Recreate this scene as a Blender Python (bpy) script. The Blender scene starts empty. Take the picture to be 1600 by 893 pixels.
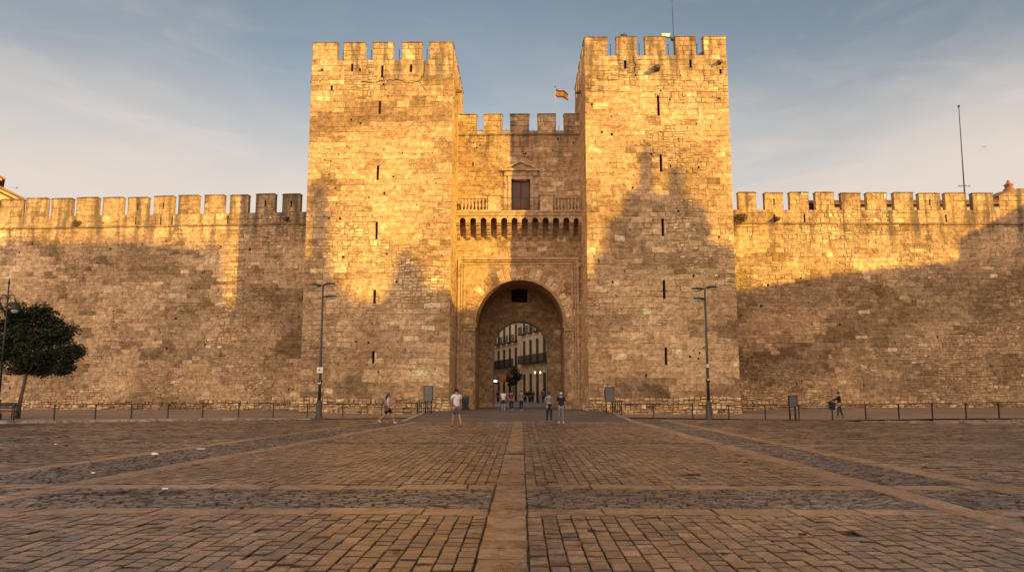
import bpy, bmesh, math, random
from mathutils import Vector, Matrix, noise
R = math.radians
scn = bpy.context.scene
col = scn.collection
rng = random.Random(7)

# ------------------------------------------------------------------ camera
CAM_Z = 1.65
PITCH, YAW = R(7.76), R(0.716)
cam_d = bpy.data.cameras.new('camera'); cam = bpy.data.objects.new('camera', cam_d); col.objects.link(cam)
cam.location = (0, 0, CAM_Z); cam.rotation_euler = (R(90) + PITCH, 0, YAW)
cam_d.lens = 27.0; cam_d.sensor_width = 36; cam_d.clip_end = 4000; cam_d.clip_start = 0.05
scn.camera = cam

# ------------------------------------------------------------------ light
SUN_AZ, SUN_EL = R(46), R(13)          # azimuth measured from straight behind the camera towards the right
S2 = (math.sin(SUN_AZ), -math.cos(SUN_AZ)); P2 = (math.cos(SUN_AZ), math.sin(SUN_AZ))
sd = bpy.data.lights.new('sun', 'SUN'); sun = bpy.data.objects.new('sun', sd); col.objects.link(sun)
sd.energy = 3.6; sd.angle = R(0.6); sd.color = (1.0, 0.61, 0.10)
to_sun = Vector((S2[0]*math.cos(SUN_EL), S2[1]*math.cos(SUN_EL), math.sin(SUN_EL)))
sun.rotation_euler = to_sun.to_track_quat('Z', 'Y').to_euler(); sun.location = (60, -60, 80)
w = bpy.data.worlds.new('World'); scn.world = w; w.use_nodes = True
nt = w.node_tree; nt.nodes.clear(); N = nt.nodes.new; LK = nt.links.new
sky = N('ShaderNodeTexSky'); sky.sky_type = 'NISHITA'; sky.sun_disc = False
sky.sun_elevation = SUN_EL; sky.sun_rotation = math.atan2(S2[0], S2[1])
sky.altitude = 50; sky.air_density = 1.0; sky.dust_density = 2.5; sky.ozone_density = 1.2
tc = N('ShaderNodeTexCoord')
def wn(scale, vs, detail=5, rough=0.6, loc=(0, 0, 0), dist=0.0):
    m = N('ShaderNodeMapping'); m.inputs['Scale'].default_value = vs; m.inputs['Location'].default_value = loc
    LK(tc.outputs['Generated'], m.inputs[0]); n = N('ShaderNodeTexNoise'); n.inputs['Scale'].default_value = scale
    n.inputs['Detail'].default_value = detail; n.inputs['Roughness'].default_value = rough; n.inputs['Distortion'].default_value = dist
    LK(m.outputs[0], n.inputs['Vector']); return n.outputs['Fac']
def mr(src, a, b, c=0.0, d=1.0, smooth=True):
    m = N('ShaderNodeMapRange'); m.interpolation_type = 'SMOOTHSTEP' if smooth else 'LINEAR'
    LK(src, m.inputs[0]); m.inputs[1].default_value = a; m.inputs[2].default_value = b; m.inputs[3].default_value = c; m.inputs[4].default_value = d
    return m.outputs[0]
def mth(op, a, b=None):
    m = N('ShaderNodeMath'); m.operation = op
    for i, v in enumerate((a, b)):
        if v is None: continue
        if isinstance(v, (int, float)): m.inputs[i].default_value = v
        else: LK(v, m.inputs[i])
    return m.outputs[0]
sx = N('ShaderNodeSeparateXYZ'); LK(tc.outputs['Generated'], sx.inputs[0])
c1 = wn(1.35, (1, 1, 2.4), 5, 0.52, (3.1, 0.4, 0.2), 0.5)
c2 = wn(5.0, (1.0, 1, 4.0), 7, 0.62, (0.3, 2.0, 0.0), 1.0)
lft = mr(sx.outputs[0], -0.50, 0.00, 0.085, 0.0)
rgt = mr(sx.outputs[0], 0.20, 0.55, 0.0, 0.035)
zz_ = mth('SUBTRACT', mth('SUBTRACT', sx.outputs[2], lft), rgt)
zz_ = mth('ADD', zz_, mth('MULTIPLY', mth('SUBTRACT', c1, 0.5), 0.34))
zz_ = mth('ADD', zz_, mth('MULTIPLY', mth('SUBTRACT', c2, 0.5), 0.14))
cf = mth('ADD', mr(zz_, 0.13, 0.40, 0.95, 0.0), mth('MULTIPLY', mr(c2, 0.50, 0.75), 0.10))
grade = N('ShaderNodeMix'); grade.data_type = 'RGBA'; grade.blend_type = 'MULTIPLY'; grade.inputs[0].default_value = 1
dk = N('ShaderNodeVectorMath'); dk.operation = 'SCALE'; LK(sky.outputs[0], dk.inputs[0]); LK(mth('MULTIPLY', mr(sx.outputs[0], -0.6, 0.05, 0.70, 1.0), mr(sx.outputs[2], 0.28, 0.50, 1.0, 0.88)), dk.inputs['Scale']); LK(dk.outputs[0], grade.inputs[6]); grade.inputs[7].default_value = (1.12, 0.92, 0.76, 1)
cm = N('ShaderNodeMix'); cm.data_type = 'RGBA'; LK(cf, cm.inputs[0]); LK(grade.outputs[2], cm.inputs[6])
cm.inputs[7].default_value = (3.75, 3.24, 2.88, 1)
# bright warm cloud glow behind the camera, added unseen to lift the shaded fronts
fill_glow = mth('MULTIPLY', mr(sx.outputs[1], 0.10, -0.55), mr(c1, 0.30, 0.62, 0.55, 1.0))
vm = N('ShaderNodeMix'); vm.data_type = 'RGBA'; LK(fill_glow, vm.inputs[0]); LK(cm.outputs[2], vm.inputs[6]); vm.inputs[7].default_value = (10.3, 8.2, 6.6, 1)
bg = N('ShaderNodeBackground'); bg.inputs[1].default_value = 0.10; LK(vm.outputs[2], bg.inputs[0])
wo = N('ShaderNodeOutputWorld'); LK(bg.outputs[0], wo.inputs[0])
scn.view_settings.view_transform = 'Standard'; scn.view_settings.look = 'None'
scn.view_settings.exposure = 1.12; scn.view_settings.gamma = 1.0; scn.view_settings.use_curve_mapping = False
scn.render.engine = 'CYCLES'; scn.cycles.max_bounces = 6; scn.cycles.diffuse_bounces = 4

# ------------------------------------------------------------------ measuring helper (photo pixel -> point on a plane standing in the place)
def ray(px, py):
    dx, dy = (px - 800)/1200, (446.5 - py)/1200
    f = math.cos(PITCH) - math.sin(PITCH)*dy; u = math.sin(PITCH) + math.cos(PITCH)*dy
    return Vector((dx*math.cos(YAW) - f*math.sin(YAW), dx*math.sin(YAW) + f*math.cos(YAW), u))
def W(px, py, Y):
    r = ray(px, py); return Vector((0, 0, CAM_Z)) + r*(Y/r.y)
def WP(px, py, P0, n):
    r = ray(px, py); o = Vector((0, 0, CAM_Z)); t = (Vector(P0) - o).dot(n)/r.dot(n); return o + r*t

# ------------------------------------------------------------------ mesh builder
class MB:
    def __init__(s): s.v = []; s.f = []; s.c = []; s.m = []; s.sm = []
    def quad(s, pts, c=(1, 1, 1), m=0, smooth=False):
        i = len(s.v); s.v += [tuple(p) for p in pts]; s.f.append(tuple(range(i, i+len(pts)))); s.c.append(c); s.m.append(m); s.sm.append(smooth)
    def box(s, x0, x1, y0, y1, z0, z1, c=(1, 1, 1), m=0, bottom=True):
        i = len(s.v)
        s.v += [(x0, y0, z0), (x1, y0, z0), (x1, y1, z0), (x0, y1, z0), (x0, y0, z1), (x1, y0, z1), (x1, y1, z1), (x0, y1, z1)]
        fs = [(0, 1, 5, 4), (1, 2, 6, 5), (2, 3, 7, 6), (3, 0, 4, 7), (4, 5, 6, 7)] + ([(3, 2, 1, 0)] if bottom else [])
        for f in fs: s.f.append(tuple(i+k for k in f)); s.c.append(c); s.m.append(m); s.sm.append(False)
    def hexa(s, p, c=(1, 1, 1), m=0):
        i = len(s.v); s.v += [tuple(q) for q in p]
        for f in [(0, 1, 5, 4), (1, 2, 6, 5), (2, 3, 7, 6), (3, 0, 4, 7), (4, 5, 6, 7), (3, 2, 1, 0)]:
            s.f.append(tuple(i+k for k in f)); s.c.append(c); s.m.append(m); s.sm.append(False)
    def tube(s, pts, r, n=8, c=(1, 1, 1), m=0, caps=True):
        pts = [Vector(p) for p in pts]; rs = r if isinstance(r, (list, tuple)) else [r]*len(pts)
        base = len(s.v)
        for k, p in enumerate(pts):
            d = (pts[min(k+1, len(pts)-1)] - pts[max(k-1, 0)]).normalized()
            a = Vector((0, 0, 1)) if abs(d.z) < 0.9 else Vector((1, 0, 0))
            e1 = d.cross(a).normalized(); e2 = d.cross(e1)
            for j in range(n):
                t = 2*math.pi*j/n; s.v.append(tuple(p + (e1*math.cos(t) + e2*math.sin(t))*rs[k]))
        for k in range(len(pts)-1):
            for j in range(n):
                a = base+k*n+j; b = base+k*n+(j+1) % n
                s.f.append((a, b, b+n, a+n)); s.c.append(c); s.m.append(m); s.sm.append(True)
        if caps:
            s.f.append(tuple(base+j for j in range(n))[::-1]); s.c.append(c); s.m.append(m); s.sm.append(False)
            s.f.append(tuple(base+(len(pts)-1)*n+j for j in range(n))); s.c.append(c); s.m.append(m); s.sm.append(False)
    def lathe(s, prof, cx=0, cy=0, n=12, c=(1, 1, 1), m=0, smooth=True):
        base = len(s.v)
        for (r, z) in prof:
            for j in range(n):
                t = 2*math.pi*j/n; s.v.append((cx + r*math.cos(t), cy + r*math.sin(t), z))
        for k in range(len(prof)-1):
            for j in range(n):
                a = base+k*n+j; b = base+k*n+(j+1) % n
                s.f.append((a, b, b+n, a+n)); s.c.append(c); s.m.append(m); s.sm.append(smooth)
        s.f.append(tuple(base+(len(prof)-1)*n+j for j in range(n))); s.c.append(c); s.m.append(m); s.sm.append(False)
    def ball(s, ctr, rad, n=10, c=(1, 1, 1), m=0):
        rx, ry, rz = rad if isinstance(rad, tuple) else (rad,)*3
        base = len(s.v); k = n//2
        for i in range(k+1):
            ph = math.pi*i/k - math.pi/2
            for j in range(n):
                t = 2*math.pi*j/n; s.v.append((ctr[0]+rx*math.cos(ph)*math.cos(t), ctr[1]+ry*math.cos(ph)*math.sin(t), ctr[2]+rz*math.sin(ph)))
        for i in range(k):
            for j in range(n):
                a = base+i*n+j; b = base+i*n+(j+1) % n
                s.f.append((a, b, b+n, a+n)); s.c.append(c); s.m.append(m); s.sm.append(True)
    def extrude(s, prof, y0, y1, c=(1, 1, 1), m=0):     # profile in x,z
        i = len(s.v); n = len(prof)
        s.v += [(x, y0, z) for x, z in prof] + [(x, y1, z) for x, z in prof]
        s.f.append(tuple(i+k for k in range(n))); s.f.append(tuple(i+n+k for k in reversed(range(n))))
        for k in range(n): s.f.append((i+k, i+n+k, i+n+(k+1) % n, i+(k+1) % n))
        for k in range(n+2): s.c.append(c); s.m.append(m); s.sm.append(False)
    def build(s, name, mats, parent=None, loc=None):
        me = bpy.data.meshes.new(name); me.from_pydata(s.v, [], s.f)
        if not isinstance(mats, (list, tuple)): mats = [mats]
        for m in mats: me.materials.append(m)
        me.polygons.foreach_set('material_index', s.m); me.polygons.foreach_set('use_smooth', s.sm)
        at = me.color_attributes.new('tint', 'FLOAT_COLOR', 'CORNER'); buf = []
        for f, c in zip(s.f, s.c): buf += [c[0], c[1], c[2], 1.0]*len(f)
        at.data.foreach_set('color', buf); me.update()
        o = bpy.data.objects.new(name, me); col.objects.link(o)
        if parent: o.parent = parent
        if loc: o.location = loc
        return o

def tag(o, label=None, cat=None, group=None, kind=None):
    if label: o['label'] = label
    if cat: o['category'] = cat
    if group: o['group'] = group
    if kind: o['kind'] = kind
    return o
def thing(name, label, cat, loc=(0, 0, 0), rz=0, group=None):
    o = bpy.data.objects.new(name, None); col.objects.link(o); o.empty_display_size = 0.2
    o.location = loc; o.rotation_euler = (0, 0, rz); return tag(o, label, cat, group)
def copy_tree(o, parent=None):
    c = o.copy(); col.objects.link(c)
    if parent: c.parent = parent
    for ch in list(o.children): copy_tree(ch, c)
    return c

# ------------------------------------------------------------------ materials
def mat_base(name):
    m = bpy.data.materials.new(name); m.use_nodes = True; t = m.node_tree; t.nodes.clear()
    b = t.nodes.new('ShaderNodeBsdfPrincipled'); o = t.nodes.new('ShaderNodeOutputMaterial'); t.links.new(b.outputs[0], o.inputs[0])
    return m, t, b
class NT:
    def __init__(s, t): s.t = t
    def n(s, ty, **kw):
        x = s.t.nodes.new(ty)
        for k, v in kw.items(): setattr(x, k, v)
        return x
    def l(s, a, b): s.t.links.new(a, b)
    def noise(s, vec, scale, detail=4, rough=0.55, dist=0.0):
        x = s.n('ShaderNodeTexNoise'); x.inputs['Scale'].default_value = scale; x.inputs['Detail'].default_value = detail
        x.inputs['Roughness'].default_value = rough; x.inputs['Distortion'].default_value = dist; s.l(vec, x.inputs['Vector']); return x.outputs['Fac']
    def mapv(s, vec, sc, loc=(0, 0, 0)):
        x = s.n('ShaderNodeMapping'); x.inputs['Scale'].default_value = sc; x.inputs['Location'].default_value = loc; s.l(vec, x.inputs[0]); return x.outputs[0]
    def rng(s, v, a, b, c=0.0, d=1.0):
        x = s.n('ShaderNodeMapRange', interpolation_type='SMOOTHSTEP'); s.l(v, x.inputs[0])
        for i, q in enumerate((a, b, c, d)): x.inputs[i+1].default_value = q
        return x.outputs[0]
    def mth(s, op, a, b=0.0):
        x = s.n('ShaderNodeMath', operation=op)
        for i, q in enumerate((a, b)):
            if isinstance(q, (int, float)): x.inputs[i].default_value = q
            else: s.l(q, x.inputs[i])
        return x.outputs[0]
    def mix(s, fac, a, b, mode='MIX'):
        x = s.n('ShaderNodeMix', data_type='RGBA', blend_type=mode)
        for i, q in ((0, fac), (6, a), (7, b)):
            if isinstance(q, (int, float)): x.inputs[i].default_value = q
            elif isinstance(q, tuple): x.inputs[i].default_value = (*q, 1) if len(q) == 3 else q
            else: s.l(q, x.inputs[i])
        return x.outputs[2]

def stone_mat(name, stain_top=None, period=None, phase=0, seed=0, bump=0.035, patch=0.5, rough=0.92, gain=1.12):
    m, t, b = mat_base(name); g = NT(t)
    tcn = g.n('ShaderNodeTexCoord'); ob = g.mapv(tcn.outputs['Object'], (1, 1, 1), (seed*13.7, seed*7.1, seed*3.3)); raw = tcn.outputs['Object']
    at = g.n('ShaderNodeAttribute', attribute_name='tint'); c = at.outputs['Color']
    n1 = g.noise(ob, 0.33, 6, 0.6, 0.8); n2 = g.noise(ob, 2.4, 8, 0.72, 0.4); n3 = g.noise(ob, 9, 5, 0.75); n4 = g.noise(g.mapv(ob, (1, 1, 2.2)), 0.8, 8, 0.66, 1.0)
    n6 = g.noise(g.mapv(ob, (0.45, 0.45, 2.6), (5, 3, 1)), 2.2, 7, 0.7, 0.5); n7 = g.noise(ob, 1.1, 7, 0.7, 1.4)
    # weathering: pale lime bloom, brown crust, horizontal bedding streaks, fine grain and pits
    c = g.mix(g.mth('MULTIPLY', g.rng(n1, 0.50, 0.62), 0.5*patch), c, (0.56, 0.42, 0.25), 'MIX')
    c = g.mix(g.mth('MULTIPLY', g.rng(n4, 0.50, 0.62), patch*.8), c, (0.62, 0.50, 0.41), 'MULTIPLY')
    c = g.mix(g.mth('MULTIPLY', g.rng(n6, 0.52, 0.62), 0.55), c, (0.62, 0.52, 0.44), 'MULTIPLY')
    c = g.mix(g.mth('MULTIPLY', g.rng(n7, 0.60, 0.68), 0.35*patch+.05), c, (0.40, 0.33, 0.28), 'MULTIPLY')
    c = g.mix(1.0, c, g.mix(g.rng(n2, 0.36, 0.64), (0.74, 0.70, 0.65), (1.26, 1.26, 1.24)), 'MULTIPLY')
    c = g.mix(1.0, c, g.mix(g.rng(n3, 0.36, 0.64), (0.78, 0.76, 0.74), (1.16, 1.16, 1.16)), 'MULTIPLY')
    pit = g.noise(ob, 4.2, 3, 0.55); c = g.mix(g.mth('MULTIPLY', g.rng(pit, 0.335, 0.285), 0.8), c, (0.07, 0.045, 0.03))
    if stain_top is not None:
        sep = g.n('ShaderNodeSeparateXYZ'); g.l(raw, sep.inputs[0])
        ns = g.noise(g.mapv(raw, (1.0, 1.0, 0.16), (seed*3, 0, 0)), 1.3, 5, 0.6)
        zf = g.rng(sep.outputs[2], stain_top-4.5, stain_top-0.2)
        f = g.mth('MULTIPLY', g.rng(ns, 0.46, 0.66), zf)
        if period:
            cs = g.mth('COSINE', g.mth('MULTIPLY', g.mth('SUBTRACT', sep.outputs[0], phase), 2*math.pi/period))
            band = g.mth('MULTIPLY', g.rng(cs, 0.45, 0.98), g.mth('MULTIPLY', g.rng(sep.outputs[2], stain_top-3.2, stain_top-0.6), g.rng(ns, 0.33, 0.58)))
            f = g.mth('MAXIMUM', f, band)
        c = g.mix(g.mth('MULTIPLY', f, 0.80), c, (0.085, 0.065, 0.05))
    c = g.mix(1.0, c, (gain,)*3, 'MULTIPLY'); g.l(c, b.inputs['Base Color']); b.inputs['Roughness'].default_value = rough; b.inputs['Specular IOR Level'].default_value = 0.2
    h = g.mth('ADD', g.mth('MULTIPLY', n2, 1.0), g.mth('MULTIPLY', n3, 0.35)); h = g.mth('ADD', h, g.mth('MULTIPLY', g.rng(pit, 0.34, 0.28), -0.8))
    bp = g.n('ShaderNodeBump'); bp.inputs['Strength'].default_value = 0.9; bp.inputs['Distance'].default_value = bump; g.l(h, bp.inputs['Height']); g.l(bp.outputs[0], b.inputs['Normal'])
    return m

def paint(name, c, rough=0.6, metal=0.0, var=0.12, sc=6.0, spec=0.4, use_tint=False):
    m, t, b = mat_base(name); g = NT(t); ob = g.n('ShaderNodeTexCoord').outputs['Object']
    base = (c[0], c[1], c[2])
    n1 = g.noise(ob, sc, 5, 0.65)
    if use_tint:
        at = g.n('ShaderNodeAttribute', attribute_name='tint'); base = at.outputs['Color']
    cc = g.mix(1.0, base, g.mix(g.rng(n1, 0.3, 0.7), (1-var,)*3, (1+var,)*3), 'MULTIPLY')
    g.l(cc, b.inputs['Base Color']); b.inputs['Roughness'].default_value = rough; b.inputs['Metallic'].default_value = metal
    b.inputs['Specular IOR Level'].default_value = spec
    return m
def emit(name, c, s):
    m, t, b = mat_base(name); b.inputs['Base Color'].default_value = (*c, 1); b.inputs['Emission Color'].default_value = (*c, 1); b.inputs['Emission Strength'].default_value = s; return m
def glass(name, c=(0.03, 0.035, 0.04)):
    m, t, b = mat_base(name); b.inputs['Base Color'].default_value = (*c, 1); b.inputs['Roughness'].default_value = 0.08; b.inputs['Specular IOR Level'].default_value = 0.6; return m

IRON = paint('dark_iron', (0.028, 0.027, 0.028), 0.5, 0.3, 0.25)
POLE = paint('grey_green_painted_steel', (0.055, 0.052, 0.045), 0.5, 0.3, 0.2)
DOORWOOD = paint('red_brown_wood', (0.16, 0.045, 0.025), 0.6, 0, 0.25, 3)
GLASS = glass('window_glass')
TRIM = stone_mat('carved_stone', seed=4, bump=0.02, patch=0.35)
TILE = paint('roof_tiles', (0.24, 0.11, 0.06), 0.9, 0, 0.35, 3)

# ------------------------------------------------------------------ paved plaza
def paver_mat():
    m, t, b = mat_base('worn_paving_stone'); g = NT(t)
    ob = g.n('ShaderNodeTexCoord').outputs['Object']; at = g.n('ShaderNodeAttribute', attribute_name='tint'); c = at.outputs['Color']
    n1 = g.noise(ob, 0.22, 5, 0.6, 0.5); n2 = g.noise(ob, 3.2, 7, 0.7, 0.6); n3 = g.noise(ob, 17, 6, 0.75); n5 = g.noise(ob, 1.1, 6, 0.65, 1.2)
    c = g.mix(g.rng(n1, 0.42, 0.62), c, g.mix(1.0, c, (0.76, 0.74, 0.74), 'MULTIPLY'))
    c = g.mix(1.0, c, g.mix(g.rng(n2, 0.36, 0.64), (0.55, 0.54, 0.54), (1.28, 1.26, 1.24)), 'MULTIPLY')
    c = g.mix(1.0, c, g.mix(g.rng(n3, 0.36, 0.64), (0.66, 0.65, 0.65), (1.28, 1.28, 1.28)), 'MULTIPLY')
    c = g.mix(g.mth('MULTIPLY', g.rng(n5, 0.55, 0.63), 0.65), c, (0.05, 0.042, 0.04))
    g.l(c, b.inputs['Base Color']); g.l(g.rng(n2, 0.3, 0.7, 0.20, 0.46), b.inputs['Roughness']); b.inputs['Specular IOR Level'].default_value = 0.5
    h = g.mth('ADD', n2, g.mth('MULTIPLY', n3, 0.3)); bp = g.n('ShaderNodeBump'); bp.inputs['Strength'].default_value = 0.7; bp.inputs['Distance'].default_value = 0.008
    g.l(h, bp.inputs['Height']); g.l(bp.outputs[0], b.inputs['Normal']); return m
PAVER = paver_mat()
def ground_mat(name, c1, c2, cj, bw, bh, sc=1.0):
    m, t, b = mat_base(name); g = NT(t); ob = g.n('ShaderNodeTexCoord').outputs['Object']
    br = g.n('ShaderNodeTexBrick'); g.l(ob, br.inputs['Vector']); br.inputs['Scale'].default_value = sc
    br.inputs['Color1'].default_value = (*c1, 1); br.inputs['Color2'].default_value = (*c2, 1); br.inputs['Mortar'].default_value = (*cj, 1)
    br.inputs['Brick Width'].default_value = bw; br.inputs['Row Height'].default_value = bh; br.inputs['Mortar Size'].default_value = 0.015
    n1 = g.noise(ob, 0.3, 6, 0.6, 0.5); n2 = g.noise(ob, 4, 6, 0.7)
    c = g.mix(1.0, br.outputs[0], g.mix(g.rng(n1, 0.35, 0.65), (0.72, 0.70, 0.70), (1.12, 1.1, 1.08)), 'MULTIPLY')
    c = g.mix(1.0, c, g.mix(g.rng(n2, 0.3, 0.7), (0.8, 0.8, 0.8), (1.15, 1.14, 1.12)), 'MULTIPLY')
    g.l(c, b.inputs['Base Color']); b.inputs['Roughness'].default_value = 0.7
    bp = g.n('ShaderNodeBump'); bp.inputs['Strength'].default_value = 0.6; bp.inputs['Distance'].default_value = 0.02; g.l(g.mth('ADD', n2, br.outputs[1]), bp.inputs['Height'])
    bp.invert = False; g.l(bp.outputs[0], b.inputs['Normal']); return m
GRIT = ground_mat('joint_grit', (0.045, 0.036, 0.03), (0.055, 0.044, 0.036), (0.03, 0.025, 0.02), 3, 3)
FLAG_G = ground_mat('promenade_paving', (0.25, 0.17, 0.12), (0.21, 0.145, 0.105), (0.11, 0.08, 0.06), 0.8, 0.4)
RAMP_M = ground_mat('grey_gate_paving', (0.12, 0.095, 0.08), (0.095, 0.08, 0.07), (0.05, 0.045, 0.04), 0.45, 0.2)

b = MB(); b.quad([(-1500, -600, -0.035), (1500, -600, -0.035), (1500, 2500, -0.035), (-1500, 2500, -0.035)])
tag(b.build('ground', GRIT), kind='structure')

def warp(x, y):
    if x < -0.5:
        k = min(1.0, (-x-0.5)/7.0); x = x*(1 - 0.0105*k*max(-6, min(30, y-14)))
    return x
ZX = [(-48, -11.0, 'row'), (-11.0, -10.45, 'slab'), (-10.45, -8.25, 'dark'), (-8.25, -7.65, 'slab'), (-7.65, -0.46, 'col'), (-0.46, 0.07, 'slab'),
      (0.07, 5.85, 'col'), (5.85, 6.4, 'slab'), (6.4, 7.85, 'dark'), (7.85, 8.4, 'slab'), (8.4, 48, 'row')]
ZY = [(5.0, 10.65, 'n'), (10.65, 11.2, 'slab'), (11.2, 13.35, 'dark'), (13.35, 13.95, 'slab'), (13.95, 24.0, 'n'), (24.0, 24.3, 'slab'), (24.3, 25.3, 'dark'), (25.3, 33.5, 'n'), (33.5, 33.9, 'slab'), (33.9, 46.0, 'n')]
pv = MB()
def paver(x0, x1, y0, y1, kind, zj, ch, tilt, tint):
    cx, cy = (x0+x1)/2, (y0+y1)/2
    wx = warp(cx, cy)
    if abs(wx) > 0.70*cy + 4: return
    if cy > 42 and -6.4 < wx < 6.1: return
    # kerb/step lines bound the plaza
    if cy > 45.2 - 0.0 - max(0, (wx-13.5))*0.50 and wx > 6: return
    if wx < -10 and cy > 39.4 + (wx+27.5)*0.385: return
    if kind == 'dark' and (wx+6.2)**2/0.50 + (cy-12.75)**2/0.10 + 1.6*noise.noise(Vector((wx*3, cy*3, 0))) < 1: return      # broken hollow in the cobbles
    j = rng.uniform
    if kind == 'n' and rng.random() < .006: return
    z = zj*j(-1, 1) - (.012 if kind == 'n' and rng.random() < .03 else 0); tx, ty = tilt*j(-1, 1), tilt*j(-1, 1); q = 0.12*ch
    def P(x, y, dz): return (warp(x, y), y, z + dz + tx*(x-cx) + ty*(y-cy))
    e = min(x1-x0, y1-y0)*0.05
    c4 = [(x0+e*j(-.6, .6), y0+e*j(-.6, .6)), (x1+e*j(-.6, .6), y0+e*j(-.6, .6)), (x1+e*j(-.6, .6), y1+e*j(-.6, .6)), (x0+e*j(-.6, .6), y1+e*j(-.6, .6))]
    mx, my = (c4[0][0]+c4[2][0])/2, (c4[0][1]+c4[2][1])/2
    i = len(pv.v)
    for x, y in c4: pv.v.append(P(x, y, -0.05))
    for x, y in c4: pv.v.append(P(x, y, -ch))
    for x, y in c4:
        dx = math.copysign(ch*1.0*rng.uniform(.6, 1.3), mx-x); dy = math.copysign(ch*(1.7 if kind == 'n' else 1.1)*rng.uniform(.6, 1.3), my-y); pv.v.append(P(x+dx, y+dy, 0))
    for k in range(4):
        n = (k+1) % 4
        pv.f.append((i+k, i+n, i+4+n, i+4+k)); pv.f.append((i+4+k, i+4+n, i+8+n, i+8+k))
    pv.f.append((i+8, i+9, i+10, i+11))
    dk_ = tuple(v*(.38 if kind == 'n' else .52) for v in tint)
    for q_ in range(9): pv.c.append(tint if q_ == 8 else dk_); pv.m.append(0); pv.sm.append(False)
def ptint(kind, x, y):
    n = noise.noise(Vector((x*0.25, y*0.25, 3.3))); k = rng.uniform(0.84, 1.34)*(1+0.30*n)
    if kind == 'slab': b0 = (0.285, 0.18, 0.11); k = 0.7*k+0.25
    elif kind == 'dark': b0 = (0.155, 0.12, 0.094)
    else:
        b0 = (0.205, 0.135, 0.088)
        if rng.random() < 0.18: b0 = (0.145, 0.105, 0.08)
        if rng.random() < 0.16: b0 = (0.27, 0.17, 0.10)
    return tuple(v*k for v in b0)
for (x0, x1, tx) in ZX:
    for (y0, y1, ty) in ZY:
        if tx == 'slab' and x0 == -0.46: kind = 'slabv'
        elif ty == 'slab': kind = 'slabh'
        elif tx == 'slab': kind = 'slabv'
        elif ty == 'dark' or tx == 'dark': kind = 'dark'
        else: kind = tx
        if kind == 'slabv':
            y = y0
            while y < y1-0.01:
                l = rng.uniform(0.45, 0.95) if x0 == -0.46 else rng.uniform(0.7, 1.3); l = min(l, y1-y)
                if y1-y-l < 0.3: l = y1-y
                paver(x0+.008, x1-.008, y+.006, y+l-.006, 'slab', 0.005, 0.012, 0.008, ptint('slab', x0, y)); y += l
        elif kind == 'slabh':
            x = x0
            while x < x1-0.01:
                l = min(rng.uniform(0.9, 1.7), x1-x)
                if x1-x-l < 0.3: l = x1-x
                if abs(x+l/2) < 0.7*y0+6: paver(x+.008, x+l-.008, y0+.01, y1-.01, 'slab', 0.006, 0.012, 0.010, ptint('slab', x, y0))
                x += l
        elif kind == 'col':
            n = round((x1-x0)/0.19); wd = (x1-x0)/n
            for k in range(n):
                y = y0 - rng.uniform(0, 0.3)
                while y < y1-0.05:
                    l = rng.uniform(0.20, 0.36); a, c_ = max(y, y0), min(y+l, y1)
                    if c_-a > 0.1: paver(x0+k*wd+.006, x0+(k+1)*wd-.006, a+.008, c_-.008, 'n', 0.005, 0.0085, 0.03, ptint('n', x0+k*wd, y))
                    y += l
        elif kind == 'row':
            n = round((y1-y0)/0.24); wd = (y1-y0)/n
            for k in range(n):
                yy = y0+k*wd; lim = 0.7*yy+5
                x = max(x0, -lim) - rng.uniform(0, .3)
                while x < min(x1, lim):
                    l = rng.uniform(0.28, 0.46) if yy < 26 else rng.uniform(0.6, 1.0); a, c_ = max(x, x0), min(x+l, x1)
                    if c_-a > 0.1: paver(a+.008, c_-.008, yy+.01, yy+wd-.01, 'n', 0.006, 0.012, 0.04, ptint('n', x, yy))
                    x += l
        else:
            n = max(1, round((y1-y0)/0.125)); wd = (y1-y0)/n
            for k in range(n):
                yy = y0+k*wd; lim = 0.7*yy+5
                x = max(x0, -lim)
                while x < min(x1, lim):
                    l = rng.uniform(0.12, 0.30); c_ = min(x+l, x1)
                    if c_-x > 0.06: paver(x+.010, c_-.010, yy+rng.uniform(.006, .016), yy+wd-rng.uniform(.006, .016), 'dark', 0.011, 0.018, 0.12, ptint('dark', x, yy))
                    x += l
tag(pv.build('plaza_paving', PAVER), kind='structure')

# far plaza and promenade sheets
b = MB()
b.quad([(-140, -60, -0.012), (140, -60, -0.012), (140, 5.0, -0.012), (-140, 5.0, -0.012)])
for sgn in (-1, 1):
    b.quad([(sgn*7.5, 5.0, -0.012), (sgn*140, 5.0, -0.012), (sgn*140, 135, -0.012)] if sgn > 0 else [(sgn*7.5, 5.0, -0.012), (sgn*140, 135, -0.012), (sgn*140, 5.0, -0.012)])
o = b.build('plaza', FLAG_G); tag(o, kind='structure')
b = MB()
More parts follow.
